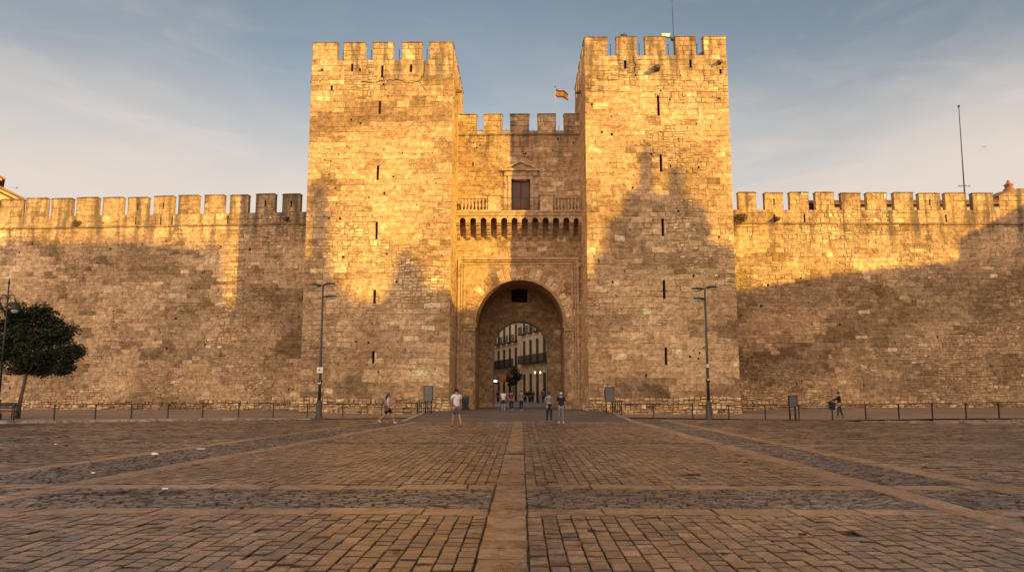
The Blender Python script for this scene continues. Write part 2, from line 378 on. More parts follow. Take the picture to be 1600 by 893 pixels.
# left promenade with a kerb that sinks to nothing near the tower
KL = [(-60, 27.0, .12), (-27.5, 39.4, .12), (-17, 43.4, .12), (-12.2, 45.3, .03), (-6.4, 47.5, .012)]
for a, c_ in zip(KL, KL[1:]): b.quad([(a[0], a[1]+.32, a[2]-.006), (c_[0], c_[1]+.32, c_[2]-.006), (c_[0], 70, c_[2]-.006), (a[0], 70, a[2]-.006)])
KR = [(6.1, 49.0, .012), (13.0, 45.6, .012), (17.5, 43.2, .03), (21.5, 41.1, .20), (26.0, 39.0, .30), (60, 23.0, .30)]
for a, c_ in zip(KR, KR[1:]): b.quad([(a[0], a[1], a[2]), (c_[0], c_[1], c_[2]), (c_[0], 70, c_[2]), (a[0], 70, a[2])])
tag(b.build('promenade', FLAG_G), kind='structure')
b = MB()
for a, c_ in zip(KL[:3], KL[1:4]):
    d = Vector((c_[0]-a[0], c_[1]-a[1], 0)); L = d.length; n = int(L/1.1); d.normalize(); q = Vector((-d.y, d.x, 0))
    for k in range(n):
        t0, t1 = k*L/n+.01, (k+1)*L/n-.01; z0 = a[2]+(c_[2]-a[2])*t0/L + rng.uniform(-.008, .008)
        p0 = Vector((a[0], a[1], 0))+d*t0; p1 = Vector((a[0], a[1], 0))+d*t1; kk = rng.uniform(.8, 1.2); c = (.34*kk, .26*kk, .19*kk)
        b.hexa([p0+Vector((0, 0, -.03)), p1+Vector((0, 0, -.03)), p1+q*.3+Vector((0, 0, -.03)), p0+q*.3+Vector((0, 0, -.03)),
                p0+Vector((0, 0, z0)), p1+Vector((0, 0, z0)), p1+q*.3+Vector((0, 0, z0)), p0+q*.3+Vector((0, 0, z0))], c)
tag(b.build('kerb', PAVER), kind='structure')
b = MB()   # three broad steps falling towards the plaza on the right
SP0, SP1 = Vector((18.5, 42.70, 0)), Vector((60, 23.0, 0)); d = (SP1-SP0).normalized(); q = Vector((d.y, -d.x, 0)); q = q if q.y < 0 else -q
for k in range(3):
    L = (SP1-SP0).length; n = 40
    for i in range(n):
        t0, t1 = L*i/n+.008, L*(i+1)/n-.008
        x = SP0.x+d.x*t0; zt = .012 + max(0, min(1, (x-17.5)/8.5))*.288
        z = zt*(2.9-k)/3; kk = rng.uniform(.8, 1.15); zz = z+rng.uniform(-.006, .006)
        p0 = SP0+d*t0+q*(.5*k-.05); p1 = SP0+d*t1+q*(.5*k-.05); e = q*.5
        b.hexa([p0+Vector((0, 0, -.03)), p1+Vector((0, 0, -.03)), p1+e+Vector((0, 0, -.03)), p0+e+Vector((0, 0, -.03)),
                p0+Vector((0, 0, zz)), p1+Vector((0, 0, zz)), p1+e+Vector((0, 0, zz)), p0+e+Vector((0, 0, zz))], (.27*kk, .19*kk, .13*kk))
tag(b.build('steps', PAVER), kind='structure')
b = MB()   # grey ramp rising through the gate
GZ = 0.22
b.quad([(-6.3, 42, -0.004), (5.9, 42, -0.004), (6.0, 49, 0.05), (-6.5, 49, 0.05)]); b.quad([(-6.5, 49, 0.05), (6.0, 49, 0.05), (6.1, 56, GZ), (-6.6, 56, GZ)])
b.quad([(-6.6, 56, GZ), (6.1, 56, GZ), (6.1, 70, GZ), (-6.6, 70, GZ)])
tag(b.build('gate_ramp', RAMP_M), kind='structure')
b = MB()
for s_, xs in ((-1, (-6.3, -6.5, -6.6)), (1, (5.9, 6.0, 6.1))):
    for (xa, ya, za), (xb, yb, zb) in (((xs[0], 42.3, .0), (xs[1], 49, .07)), ((xs[1], 49, .07), (xs[2], 55.9, GZ+.02))):
        b.hexa([(xa, ya, -.03), (xb, yb, -.03), (xb+s_*.28, yb, -.03), (xa+s_*.28, ya, -.03), (xa, ya, za+.03), (xb, yb, zb+.03), (xb+s_*.28, yb, zb+.03), (xa+s_*.28, ya, za+.03)], (.36, .27, .19))
tag(b.build('ramp_kerb', PAVER), kind='structure')
b = MB(); b.quad([(-60, 70, GZ-.01), (60, 70, GZ-.01), (60, 260, GZ-.01), (-60, 260, GZ-.01)])
ROAD = paint('street_paving', (0.15, 0.155, 0.17), 0.45, 0, 0.25, 1.5)
tag(b.build('street', ROAD), kind='structure')

# ------------------------------------------------------------------ masonry
BASE = (0.43, 0.295, 0.165)
def nz(u, z, s, k): return noise.fractal(Vector((u*s+k*17.3, z*s, k*5.1)), 0.8, 2.1, 4)
def tint_at(u, z, k, lit=1.0):
    n = nz(u, z, 0.16, k); f = 1 + 0.16*nz(u, z, 0.5, k+2)
    c = [v*lit for v in BASE]
    if n > 0.18: t = min(1, (n-0.18)/0.25); c = [a*(1-t*.42)+b*t*.42 for a, b in zip(c, (0.20, 0.125, 0.072))]
    elif n < -0.22: t = min(1, (-n-0.22)/0.25); c = [a*(1-t*.4)+b*t*.4 for a, b in zip(c, (0.54, 0.40, 0.25))]
    return [v*f for v in c]
def wall_tone(u, z, k, zs):      # darker below a ragged height line on the walls, paler patched repairs in ragged areas
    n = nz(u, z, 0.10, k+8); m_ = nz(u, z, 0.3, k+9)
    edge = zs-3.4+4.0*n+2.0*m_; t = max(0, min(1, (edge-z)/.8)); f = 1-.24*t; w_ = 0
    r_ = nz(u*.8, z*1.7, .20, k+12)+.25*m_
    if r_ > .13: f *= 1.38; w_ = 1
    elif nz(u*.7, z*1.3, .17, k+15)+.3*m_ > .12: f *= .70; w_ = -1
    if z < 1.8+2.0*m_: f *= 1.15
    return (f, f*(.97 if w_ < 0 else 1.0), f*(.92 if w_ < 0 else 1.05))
def tower_tone(u, z, k):
    m_ = nz(u, z, .5, k+30); n = nz(u*.7, z*1.8, .17, k+31)+.3*m_; f = 1.0
    if n > .20: f = .68
    elif n < -.22: f = 1.14
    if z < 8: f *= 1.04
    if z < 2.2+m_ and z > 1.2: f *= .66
    return (f, f*(.97 if f < .9 else 1), f*(.95 if f < .9 else 1))
def cut(rect, holes):
    out = [rect]
    for (a0, a1, b0, b1) in [hh_[:4] for hh_ in holes]:
        nx = []
        for (u0, u1, z0, z1) in out:
            if a1 <= u0 or a0 >= u1 or b1 <= z0 or b0 >= z1: nx.append((u0, u1, z0, z1)); continue
            if u0 < a0: nx.append((u0, a0, z0, z1))
            if a1 < u1: nx.append((a1, u1, z0, z1))
            m0, m1 = max(u0, a0), min(u1, a1)
            if z0 < b0: nx.append((m0, m1, z0, b0))
            if b1 < z1: nx.append((m0, m1, b1, z1))
        out = nx
    return out
def block(mb, P, u0, u1, z0, z1, gap, d, jit, c, wv=0.0):
    if wv:
        P0_ = P; P = lambda u, z, d: P0_(u, z+wv*noise.noise(Vector((u*.35, z*.45, 1.7)))+wv*.4*noise.noise(Vector((u*1.3, z*.9, 9.7))), d)
    if u1-u0 < 0.05 or z1-z0 < 0.05: return
    r = rng.uniform; a, b_, e, h = u0+gap, u1-gap, z0+gap, z1-gap
    cs = [(a, e), (b_, e), (b_, h), (a, h)]; i = len(mb.v)
    jj = jit*min(u1-u0, z1-z0)
    cs = [(x+r(0, jj)*(1 if x == a else -1), y+r(0, jj)*(1 if y == e else -1)) for x, y in cs]
    for x, y in cs: mb.v.append(P(x, y, -0.03))
    dd = [d+r(-.008, .008) for _ in range(4)]; ch = min(0.02, 0.4*abs(d)+.004)
    for (x, y), q in zip(cs, dd): mb.v.append(P(x, y, q-ch))
    mx, my = (a+b_)/2, (e+h)/2
    for (x, y), q in zip(cs, dd): mb.v.append(P(x+math.copysign(ch, mx-x), y+math.copysign(ch, my-y), q))
    for k in range(4):
        n = (k+1) % 4; mb.f.append((i+k, i+n, i+4+n, i+4+k)); mb.f.append((i+4+k, i+4+n, i+8+n, i+8+k))
    mb.f.append((i+8, i+9, i+10, i+11))
    for _ in range(9): mb.c.append(tuple(c)); mb.m.append(0); mb.sm.append(False)
def facing(mb, P, u0, u1, z0, z1, k, holes=(), h=(0.36, 0.48), w_=(0.6, 1.25), rub=0.30, smooth_t=0.05, foot=0.0, skip=None, lit=1.0, depth=0.03, wave=0.13, tone=None):
    z = z0
    while z < z1-0.02:
        hh = rng.uniform(*h)
        if z1-z-hh < 0.2: hh = z1-z
        u = u0 - rng.uniform(0, 0.6)
        while u < u1-0.02:
            ww = rng.uniform(*w_); a, b_ = max(u, u0), min(u+ww, u1)
            if u1-b_ < 0.25: b_ = u1; ww = u1-u
            u += ww
            if b_-a < 0.04: continue
            cu, cz = (a+b_)/2, z+hh/2
            n = nz(cu, cz, 0.22, k+5); rubble = n > rub-(.20 if (tone and cz < 4.5 and z1 < 19) else 0) or (foot and cz < foot); plast = n < -smooth_t and not rubble
            tc_ = tint_at(cu, cz, k, lit)
            if tone: tn = tone(cu, cz); tc_ = [x*y for x, y in zip(tc_, tn)]
            if rubble:
                nu, nv = max(1, round((b_-a)/rng.uniform(.30, .5))), (2 if hh > .3 and rng.random() < .75 else 1)
                sub = []
                for i in range(nu):
                    zz = z+hh*rng.uniform(.4, .6)
                    if nv == 2: sub += [(a+(b_-a)*i/nu, a+(b_-a)*(i+1)/nu, z, zz), (a+(b_-a)*i/nu, a+(b_-a)*(i+1)/nu, zz, z+hh)]
                    else: sub.append((a+(b_-a)*i/nu, a+(b_-a)*(i+1)/nu, z, z+hh))
            else: sub = [(a, b_, z, z+hh)]
            for s_ in sub:
                cs_ = cut(s_, holes)
                for (p, q, r_, t_) in cs_:
                    if skip and skip(p, q, r_, t_): continue
                    kk = rng.uniform(.86, 1.13); v = rng.random(); c = [x*kk for x in tc_]
                    if rubble:
                        gap, d, jit = rng.uniform(.005, .020), rng.uniform(0, .05), .17; kr = rng.uniform(.88, 1.16); c = [x*kr for x in c]
                        if foot and cz < foot: d = rng.uniform(.0, .20); c = [x*1.15 for x in c]
                        if v < .05: c = [x*.35 for x in c]; d = -.02
                        elif v < .14: c = [min(.62, x*1.5) for x in c]
                    elif plast:
                        gap, d, jit = rng.uniform(.001, .005), rng.uniform(.018, .026), .0; kr = rng.uniform(.95, 1.05); c = [x*kr for x in tc_]
                        if v < .035: c = [min(.62, x*1.45) for x in c]
                        elif v < .03: c = [x*.5 for x in c]
                    else:
                        gap, d, jit = rng.uniform(.002, .010), rng.uniform(.012, .012+depth), .03
                        if v < (.06 if cz < 9 else .03): c = (0.60, 0.475, 0.32)
                        elif v < .075: c = [x*.62 for x in c]
                    block(mb, P, p, q, r_, t_, gap, d, jit, c, wave if (len(cs_) == 1 and z > z0+.1 and z+hh < z1-.1 and z1-z0 > 3) else 0)
        z += hh
MORT = (0.285, 0.20, 0.12)
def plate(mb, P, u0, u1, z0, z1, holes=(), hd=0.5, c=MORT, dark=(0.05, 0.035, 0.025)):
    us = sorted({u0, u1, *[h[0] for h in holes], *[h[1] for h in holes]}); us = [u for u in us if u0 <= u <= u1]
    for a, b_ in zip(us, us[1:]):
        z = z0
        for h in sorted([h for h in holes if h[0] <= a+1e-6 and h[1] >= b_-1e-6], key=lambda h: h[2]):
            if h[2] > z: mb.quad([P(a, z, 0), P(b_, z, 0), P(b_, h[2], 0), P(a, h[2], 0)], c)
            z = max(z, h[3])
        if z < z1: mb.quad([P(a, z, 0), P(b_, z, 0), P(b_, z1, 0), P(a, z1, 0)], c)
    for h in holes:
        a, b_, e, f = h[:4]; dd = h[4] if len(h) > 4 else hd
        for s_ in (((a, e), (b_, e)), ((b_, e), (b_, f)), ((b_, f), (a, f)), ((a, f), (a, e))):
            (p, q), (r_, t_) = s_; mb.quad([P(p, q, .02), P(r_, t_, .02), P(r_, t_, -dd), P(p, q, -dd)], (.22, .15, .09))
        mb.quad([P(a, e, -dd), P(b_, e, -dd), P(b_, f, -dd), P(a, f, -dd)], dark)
def nonoverlap(hs):
    out = []
    for h in hs:
        if all(h[1]+.02 < g[0] or h[0]-.02 > g[1] or h[3]+.02 < g[2] or h[2]-.02 > g[3] for g in out): out.append(h)
    return out
def putlogs(n, u0, u1, z0, z1, seed):
    r = random.Random(seed); out = []
    for _ in range(n):
        u, z = r.uniform(u0, u1), r.uniform(z0, z1); s = r.uniform(.05, .15); out.append((round(u, 3), round(u+s, 3), round(z, 3), round(z+s*r.uniform(.8, 1.4), 3), .25))
    return out
def merlon(mb, P, u0, u1, z0, z1, t, k, slit=False, cap=.09, lit=1.0):
    """P(u,z,d) with d>0 outwards; t thickness behind the face"""
    hs = []
    if slit: c_ = (u0+u1)/2; hs = [(c_-.05, c_+.05, z0+.30*(z1-z0), z0+.68*(z1-z0), .4)]
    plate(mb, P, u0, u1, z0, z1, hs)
    facing(mb, P, u0, u1, z0, z1, k, hs, rub=.5, lit=lit, w_=(.5, 1.0))
    c = [v*.85*lit for v in BASE]
    mb.quad([P(u0, z0, -t), P(u1, z0, -t), P(u1, z1, -t), P(u0, z1, -t)], c)
    for u in (u0, u1): mb.quad([P(u, z0, .02), P(u, z0, -t), P(u, z1, -t), P(u, z1, .02)], c)
    o = .035; i = .12
    ring0 = [P(u0-o, z1, o+.03), P(u1+o, z1, o+.03), P(u1+o, z1, -t-o), P(u0-o, z1, -t-o)]
    ring1 = [P(u0-o, z1+cap*.55, o+.03), P(u1+o, z1+cap*.55, o+.03), P(u1+o, z1+cap*.55, -t-o), P(u0-o, z1+cap*.55, -t-o)]
    ring2 = [P(u0+i, z1+cap*1.5, -i), P(u1-i, z1+cap*1.5, -i), P(u1-i, z1+cap*1.5, -t+i), P(u0+i, z1+cap*1.5, -t+i)]
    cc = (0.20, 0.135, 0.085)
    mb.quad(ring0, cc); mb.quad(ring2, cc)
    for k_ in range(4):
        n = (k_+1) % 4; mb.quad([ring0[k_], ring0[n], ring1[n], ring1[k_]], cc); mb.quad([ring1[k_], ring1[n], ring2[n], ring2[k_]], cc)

def spout(parent, loc, dirv=(0, -1, 0), s=1.0, mat=None):
    m = MB(); d = Vector(dirv); q = Vector((-d.y, d.x, 0)); o = Vector(loc)
    pr = [(0, 0), (.7*s, -.02*s), (.75*s, .12*s), (0.1, .30*s), (0, .3*s)]
    i = [[o + d*a*.8 + q*sd_*.13*s*(1 if a < .5 else .8) + Vector((0, 0, z)) for a, z in pr] for sd_ in (-1, 1)]
    m.quad(i[0], (.12, .09, .06)); m.quad(i[1], (.12, .09, .06))
    for k in range(5): n = (k+1) % 5; m.quad([i[0][k], i[0][n], i[1][n], i[1][k]], (.12, .09, .06))
    return m.build('water_spout', TRIM, parent)

TY = 56.0
def make_tower(name, label, pxs, top_py, notch_py, slits, k, cx, x0, x1, ztrim, inner):
    D = 10.4; t = thing(name, label, 'tower', (cx, TY, 0))
    ztop = W((pxs[0][0]+pxs[-1][1])/2, top_py, TY).z; zc = W((pxs[0][0]+pxs[-1][1])/2, notch_py, TY).z
    a, b_ = x0-cx, x1-cx
    mt = stone_mat(name+'_stone', stain_top=zc+.3, seed=k, patch=.45)
    holes = []
    for (px, py, hh) in slits:
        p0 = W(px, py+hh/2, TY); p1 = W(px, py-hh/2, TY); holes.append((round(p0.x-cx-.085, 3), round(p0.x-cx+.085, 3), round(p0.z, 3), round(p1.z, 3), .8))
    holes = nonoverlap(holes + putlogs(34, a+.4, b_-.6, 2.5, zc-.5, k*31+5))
    m = MB()
    Pf = lambda u, z, d: (u, -d, z); Pr = lambda u, z, d: (b_+d, u, z); Pl = lambda u, z, d: (a-d, u, z); Pb = lambda u, z, d: (u, D+d, z)
    plate(m, Pf, a, b_, -.1, zc, holes); facing(m, Pf, a-.03, b_+.03, -.1, zc, k, holes, foot=1.0, rub=.36, smooth_t=-.04, tone=lambda u, z: tower_tone(u, z, k))
    hr = nonoverlap(putlogs(14, .5, D-.5, 3, zc-1, k*7+1)); hl = nonoverlap(putlogs(14, .5, D-.5, 3, zc-1, k*7+2))
    plate(m, Pr, 0, D, -.1, zc, hr); facing(m, Pr, 0, D, -.1, zc, k+.3, hr, foot=.9, rub=.4)
    plate(m, Pl, 0, D, -.1, zc, hl); facing(m, Pl, 0, D, -.1, zc, k+.6, hl, foot=.9, rub=.4)
    m.quad([Pb(a, -.1, 0), Pb(b_, -.1, 0), Pb(b_, zc, 0), Pb(a, zc, 0)], BASE)
    tz = zc-1.2; T = .55
    m.quad([(a, 0, tz), (b_, 0, tz), (b_, D, tz), (a, D, tz)], BASE)
    for q in ([(a+T, T), (b_-T, T)], [(b_-T, T), (b_-T, D-T)], [(b_-T, D-T), (a+T, D-T)], [(a+T, D-T), (a+T, T)]):
        (xa, ya), (xb, yb) = q; m.quad([(xa, ya, tz), (xb, yb, tz), (xb, yb, zc), (xa, ya, zc)], BASE)
    for q in ([(a, 0), (b_, 0), (b_-T, T), (a+T, T)], [(b_, 0), (b_, D), (b_-T, D-T), (b_-T, T)], [(b_, D), (a, D), (a+T, D-T), (b_-T, D-T)], [(a, D), (a, 0), (a+T, T), (a+T, D-T)]):
        m.quad([(x, y, zc) for x, y in q], (.24, .17, .10))
    m.build('wall', mt, t)
    mer = []
    for (p, q) in pxs: mer.append((W(p, (top_py+notch_py)/2, TY).x-cx, W(q, (top_py+notch_py)/2, TY).x-cx))
    mer[0] = (a, mer[0][1]); mer[-1] = (mer[-1][0], b_)
    for (u0, u1) in mer: mm = MB(); merlon(mm, Pf, u0, u1, zc, ztop, T, k+1.1); mm.build('merlon', mt, t)
    for (u0, u1) in mer[1:-1]: mm = MB(); merlon(mm, Pb, u0, u1, zc, ztop, T, k+1.4); mm.build('merlon', mt, t)
    n = 5; L = (D-.0)/(n+(n-1)*.42)
    for Ps in (Pr, Pl):
        for i in range(n):
            u0 = i*L*1.42 + (.62 if i == 0 else 0); u1 = i*L*1.42+L; mm = MB(); merlon(mm, Ps, u0, u1, zc, ztop, T, k+1.7); mm.build('merlon', mt, t)
    for (p, q), (r_, s_) in zip(mer, mer[1:]):
        mm = MB(); x = (q+r_)/2; mm.tube([(x, .9, tz), (x, .9, ztop-.25)], .025, 6); mm.ball((x, .9, ztop-.2), .05, 6); mm.build('lightning_rod', IRON, t)
    return t, mt, zc, ztop, a, b_

LS = [(593, 168, 20), (590, 270, 22), (588, 360, 27), (585, 463, 21), (583, 558, 20), (597, 112, 18), (550, 106, 12), (642, 107, 12), (518, 138, 8)]
RS = [(1029, 165, 31), (1033, 255, 27), (1036, 355, 27), (1038, 452, 29), (1041, 556, 27), (977, 101, 13), (1079, 100, 12), (1126, 112, 7)]
xl0, xl1 = W(468, 640, TY).x, W(701, 640, TY).x
xr0, xr1 = W(921, 640, TY).x, W(1157, 640, TY).x
tL, mtL, zcL, ztL, aL, bL = make_tower('gate_tower', 'left square stone tower, sunlit to below its middle, arrow slits up the front', [(492, 527), (537, 570), (583, 614), (628, 659), (671, 707)], 67, 94, LS, 1, (xl0+xl1)/2, xl0, xl1, 0, 1)
tR, mtR, zcR, ztR, aR, bR = make_tower('gate_tower', 'right square stone tower with thin mast on top and steepled shadow on its face', [(916, 949), (963, 995), (1008, 1040), (1055, 1087), (1099, 1133)], 58, 87, RS, 2, (xr0+xr1)/2, xr0, xr1, 0, 1)
tL['group'] = tR['group'] = 'towers flanking the city gate'
def on(t, px, py, Y=TY): p = W(px, py, Y); return (p.x-t.location.x, p.y-t.location.y, p.z)
spout(tR, on(tR, 1026, 112), s=1.5); spout(tR, on(tR, 1124, 101), s=1.0); spout(tL, on(tL, 504, 111), s=.55)
spout(tL, (aL, .9, on(tL, 488, 122)[2]), (-1, 0, 0), .6); spout(tL, (bL, 3.5, on(tL, 710, 117)[2]), (1, 0, 0), .8); spout(tR, (aR, 3.6, on(tR, 905, 118)[2]), (-1, 0, 0), .8)

# cracks near the top of the towers: thin dark slivers set proud of the face
def crack(t, pts, wd=.03):
    m = MB(); P = [Vector(on(t, *p)) for p in pts]; out = []
    for a, c_ in zip(P, P[1:]):
        for i in range(5):
            q = a.lerp(c_, i/5); q = q + Vector((rng.uniform(-.05, .05), 0, rng.uniform(-.05, .05))); out.append(q)
    out.append(P[-1])
    for a, c_ in zip(out, out[1:]):
        w1, w2 = wd*rng.uniform(.5, 1.4), wd*rng.uniform(.5, 1.4)
        m.hexa([(a.x, -.01, a.z-w1), (c_.x, -.01, c_.z-w2), (c_.x, .01, c_.z-w2), (a.x, .01, a.z-w1), (a.x-w1*.4, -.062, a.z+w1), (c_.x-w2*.4, -.062, c_.z+w2), (c_.x, .01, c_.z+w2), (a.x, .01, a.z+w1)])
    m.build('crack', CREVICE, t)
CREVICE = paint('dark_crevice', (0.045, 0.032, 0.024), 1.0, 0, .3, 4, 0.1)
crack(tL, [(563, 128), (585, 129), (602, 126), (622, 125), (638, 131), (655, 128), (663, 117), (664, 97)], .022)
crack(tL, [(600, 120), (603, 134), (606, 127)], .04); crack(tL, [(655, 128), (666, 142)], .018)
crack(tR, [(990, 93), (993, 103), (991, 113)], .04); crack(tR, [(1097, 110), (1102, 122), (1096, 135), (1092, 141)], .03)
crack(tR, [(1071, 440), (1062, 442), (1064, 456)], .02)

# ------------------------------------------------------------------ curtain walls
def curtain(name, label, origin, rz, side, k, merl, top_py, notch_py, string_py, slit_ids, length, low_slits=()):
    t = thing(name, label, 'wall', origin, rz); n = Vector((math.sin(rz), -math.cos(rz), 0)); ux = Vector((math.cos(rz), math.sin(rz), 0)); O = Vector(origin)
    def uv(px, py):
        p = WP(px, py, O, n); return (p-O).dot(ux), p.z
    mid = merl[len(merl)//2]; zt = uv(mid[0], top_py)[1]; zc = uv(mid[0], notch_py)[1]; zs = uv(mid[0], string_py)[1]
    us = [(uv(a, notch_py)[0], uv(b_, notch_py)[0]) for a, b_ in merl]
    per = (us[-1][0]-us[0][0])/(len(us)-1); ph = (us[3][1]+us[4][0])/2
    mt = stone_mat(name+'_stone', stain_top=zs+.6, period=abs(per), phase=ph, seed=k, patch=.42)
    u0, u1 = (-length, 0) if side < 0 else (0, length)
    P = lambda u, z, d: (u, -d, z)
    holes = [ (round(uv(px, py)[0]-.06, 3), round(uv(px, py)[0]+.06, 3), round(uv(px, py+6)[1], 3), round(uv(px, py-6)[1], 3), .6) for px, py in low_slits]
    hol2 = nonoverlap(holes); hs = nonoverlap(putlogs(40, (-30 if side < 0 else 1), (-1 if side < 0 else 30), 1.5, zs-.4, k*11))
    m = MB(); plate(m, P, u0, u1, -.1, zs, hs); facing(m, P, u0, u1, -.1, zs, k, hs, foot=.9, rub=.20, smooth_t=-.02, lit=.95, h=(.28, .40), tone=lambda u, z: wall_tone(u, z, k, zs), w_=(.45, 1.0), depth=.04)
    T = .6
    plate(m, P, u0, u1, zs+.1, zc, hol2); facing(m, P, u0, u1, zs+.1, zc, k, hol2, rub=.5, lit=1.02)
    m.quad([(u0, T, zs-.2), (u1, T, zs-.2), (u1, T, zc), (u0, T, zc)], BASE); m.quad([(u0, 0, zc), (u1, 0, zc), (u1, T, zc), (u0, T, zc)], (.28, .2, .12))
    m.quad([(u0, 0, zs-.2), (u1, 0, zs-.2), (u1, 3, zs-.2), (u0, 3, zs-.2)], BASE); m.quad([(u0, 3, -.1), (u1, 3, -.1), (u1, 3, zs-.2), (u0, 3, zs-.2)], BASE)
    e = u0 if side < 0 else u1; m.quad([(e, 0, -.1), (e, 3, -.1), (e, 3, zs), (e, 0, zs)], BASE)
    m.build('wall', mt, t)
    m = MB(); u = u0
    while u < u1-.01:
        l = min(rng.uniform(.7, 1.3), u1-u); kk = rng.uniform(.8, 1.1); dd = rng.uniform(.09, .14)
        m.box(u+.004, u+l-.004, -dd, .02, zs-.03+rng.uniform(-.012, .012), zs+.12, (.26*kk, .18*kk, .11*kk)); u += l
    m.build('string_course', mt, t)
    us = [((a, b_-.15*abs(per)/2.1) if side < 0 else (a+.12, b_)) for a, b_ in us]; full = list(us)
    if side < 0:
        while full[0][0] > u0+per: a, b_ = full[0]; full.insert(0, (a-per, b_-per))
    for i, (a, b_) in enumerate(full):
        i0 = i-(len(full)-len(us)); m = MB(); merlon(m, P, a+rng.uniform(-.03, .03), b_+rng.uniform(-.03, .03), zc, zt+rng.uniform(-.05, .05), .42, k+2+i*.1, slit=(i0 in slit_ids), cap=rng.uniform(.08, .12), lit=1.02); m.build('merlon', mt, t)
    return t, uv, zt, zc, zs, mt
LM = [(0, 36), (39, 74), (79, 114), (119, 154), (160, 193), (199, 233), (239, 273), (278, 312), (319, 352), (358, 390), (399, 432), (441, 472)]
RM = [(1152, 1182), (1193, 1224), (1232, 1264), (1273, 1304), (1313, 1346), (1353, 1386), (1395, 1428), (1435, 1470), (1476, 1511), (1518, 1553)]
wlx = W(482, 500, 63).x; wrx = W(1146, 500, 63).x
wL, uvL, ztWL, zcWL, zsWL, mWL = curtain('city_wall', 'long battlemented stone wall left of the gate, mostly shaded under a golden top edge', (xl0+1.6, 63.0, 0), R(-3.6), -1, 3, LM, 308, 335, 354, (5, 6, 10, 11), 40, [(212, 345), (251, 345), (269, 345), (356, 343)])
wR, uvR, ztWR, zcWR, zsWR, mWR = curtain('city_wall', 'long battlemented stone wall right of the gate, golden above a slanting shadow edge', (xr1-1.6, 63.0, 0), R(1.2), 1, 4, RM, 302, 328, 350, (1, 7), 40, [(1210, 341), (1257, 341), (1478, 341)])
wL['group'] = wR['group'] = 'city walls beside the gate'
# higher stump at the far right end of the wall
m = MB(); P = lambda u, z, d: (u, -d, z)
ua, za = uvR(1560, 306); ub = 40; z2 = uvR(1600, 300)[1]
plate(m, P, ua, ub, zcWR, za+.0); facing(m, P, ua, ub, zcWR, za, 9, rub=.5)
m.extrude([(ua-.05, za), (ub, za), (ub, z2+.5), (ua+1.6, z2+.3), (ua+.6, za+.25)], -.06, .7, (.26, .18, .11))
m.build('wall_end_parapet', mWR, wR)
for t, uv, px, py in ((wL, uvL, 449, 345), (wR, uvR, 1213, 345)):
    u, z = uv(px, py); spout(t, (u, 0, z), s=1.2)

# ------------------------------------------------------------------ gatehouse
GY = 61.6; gx0, gx1 = xl1-.05, xr0+.05
gate = thing('gatehouse', 'gate front between the two towers with tall round arch, machicolated balcony and glazed door', 'gatehouse', (0, GY, 0))
GM = stone_mat('gatehouse_stone', stain_top=W(812, 205, GY).z+.2, seed=6, patch=.5)
gzc = W(812, 205, GY).z; gzt = W(812, 179, GY).z; gzs = W(812, 211, GY).z
acx = W(812, 500, GY).x; ar = (W(881, 506, GY).x-W(743, 506, GY).x)/2; azs = W(812, 437, GY).z-ar
P = lambda u, z, d: (u, -d, z)
zsplit = azs+ar+1.9
dz0, dz1 = W(813, 328, GY).z, W(813, 281, GY).z; dx0, dx1 = W(799, 300, GY).x, W(828.5, 300, GY).x
def archfill(mb, P, u0, u1, z0, z1, cx, r, zs, c, seg=28, y=0):
    mb.quad([P(u0, z0, y), P(cx-r, z0, y), P(cx-r, z1, y), P(u0, z1, y)], c); mb.quad([P(cx+r, z0, y), P(u1, z0, y), P(u1, z1, y), P(cx+r, z1, y)], c)
    pts = [(cx-r*math.cos(math.pi*i/seg), zs+r*math.sin(math.pi*i/seg)) for i in range(seg+1)]
    for a, b_ in zip(pts, pts[1:]): mb.quad([P(a[0], a[1], y), P(b_[0], b_[1], y), P(b_[0], z1, y), P(a[0], z1, y)], c)
    return pts
def intrados(mb, pts, cx, r, z0, P, d0, d1, c):
    for a, b_ in zip(pts, pts[1:]): mb.quad([P(a[0], a[1], d0), P(b_[0], b_[1], d0), P(b_[0], b_[1], d1), P(a[0], a[1], d1)], c)
    for s_ in (-1, 1):
        z = z0
        while z < pts[0][1]-.05:
            h = min(.45, pts[0][1]-z); kk = rng.uniform(.8, 1.15); mb.quad([P(cx+s_*r, z, d0), P(cx+s_*r, z, d1), P(cx+s_*r, z+h-.01, d1), P(cx+s_*r, z+h-.01, d0)], [v*kk for v in c]); z += h
m = MB()
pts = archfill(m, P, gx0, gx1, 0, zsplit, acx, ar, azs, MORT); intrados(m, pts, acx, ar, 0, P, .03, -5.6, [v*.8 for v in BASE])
door_h = (dx0, dx1, dz0, dz1, .45)
sl = [h for h in [(W(739, 257, GY).x-.05, W(739, 257, GY).x+.05, W(739, 260, GY).z, W(739, 253, GY).z, .5)]]
gh = nonoverlap([tuple(round(v, 3) for v in door_h)] + [tuple(round(v, 3) for v in s_) for s_ in sl] + putlogs(14, gx0+.5, gx1-.5, dz1+2, gzs-.4, 77))
plate(m, P, gx0, gx1, zsplit, gzs, gh)
def sk(p, q, r_, t_):
    for u in (p, (p+q)/2, q):
        for z in (r_, (r_+t_)/2, t_):
            if abs(u-acx) < ar+.05 and z < azs: return True
            if (u-acx)**2+(z-azs)**2 < (ar+.25)**2 and z >= azs: return True
    return False
facing(m, P, gx0, gx1, 0, zsplit, 6, (), h=(.40, .52), w_=(.5, 1.0), rub=.6, smooth_t=-.1, skip=sk, depth=.02)
facing(m, P, gx0, gx1, zsplit, gzs, 6, gh, rub=.42, smooth_t=.0)
facing(m, P, gx0, gx1, gzs+.12, gzc, 6, (), rub=.6)
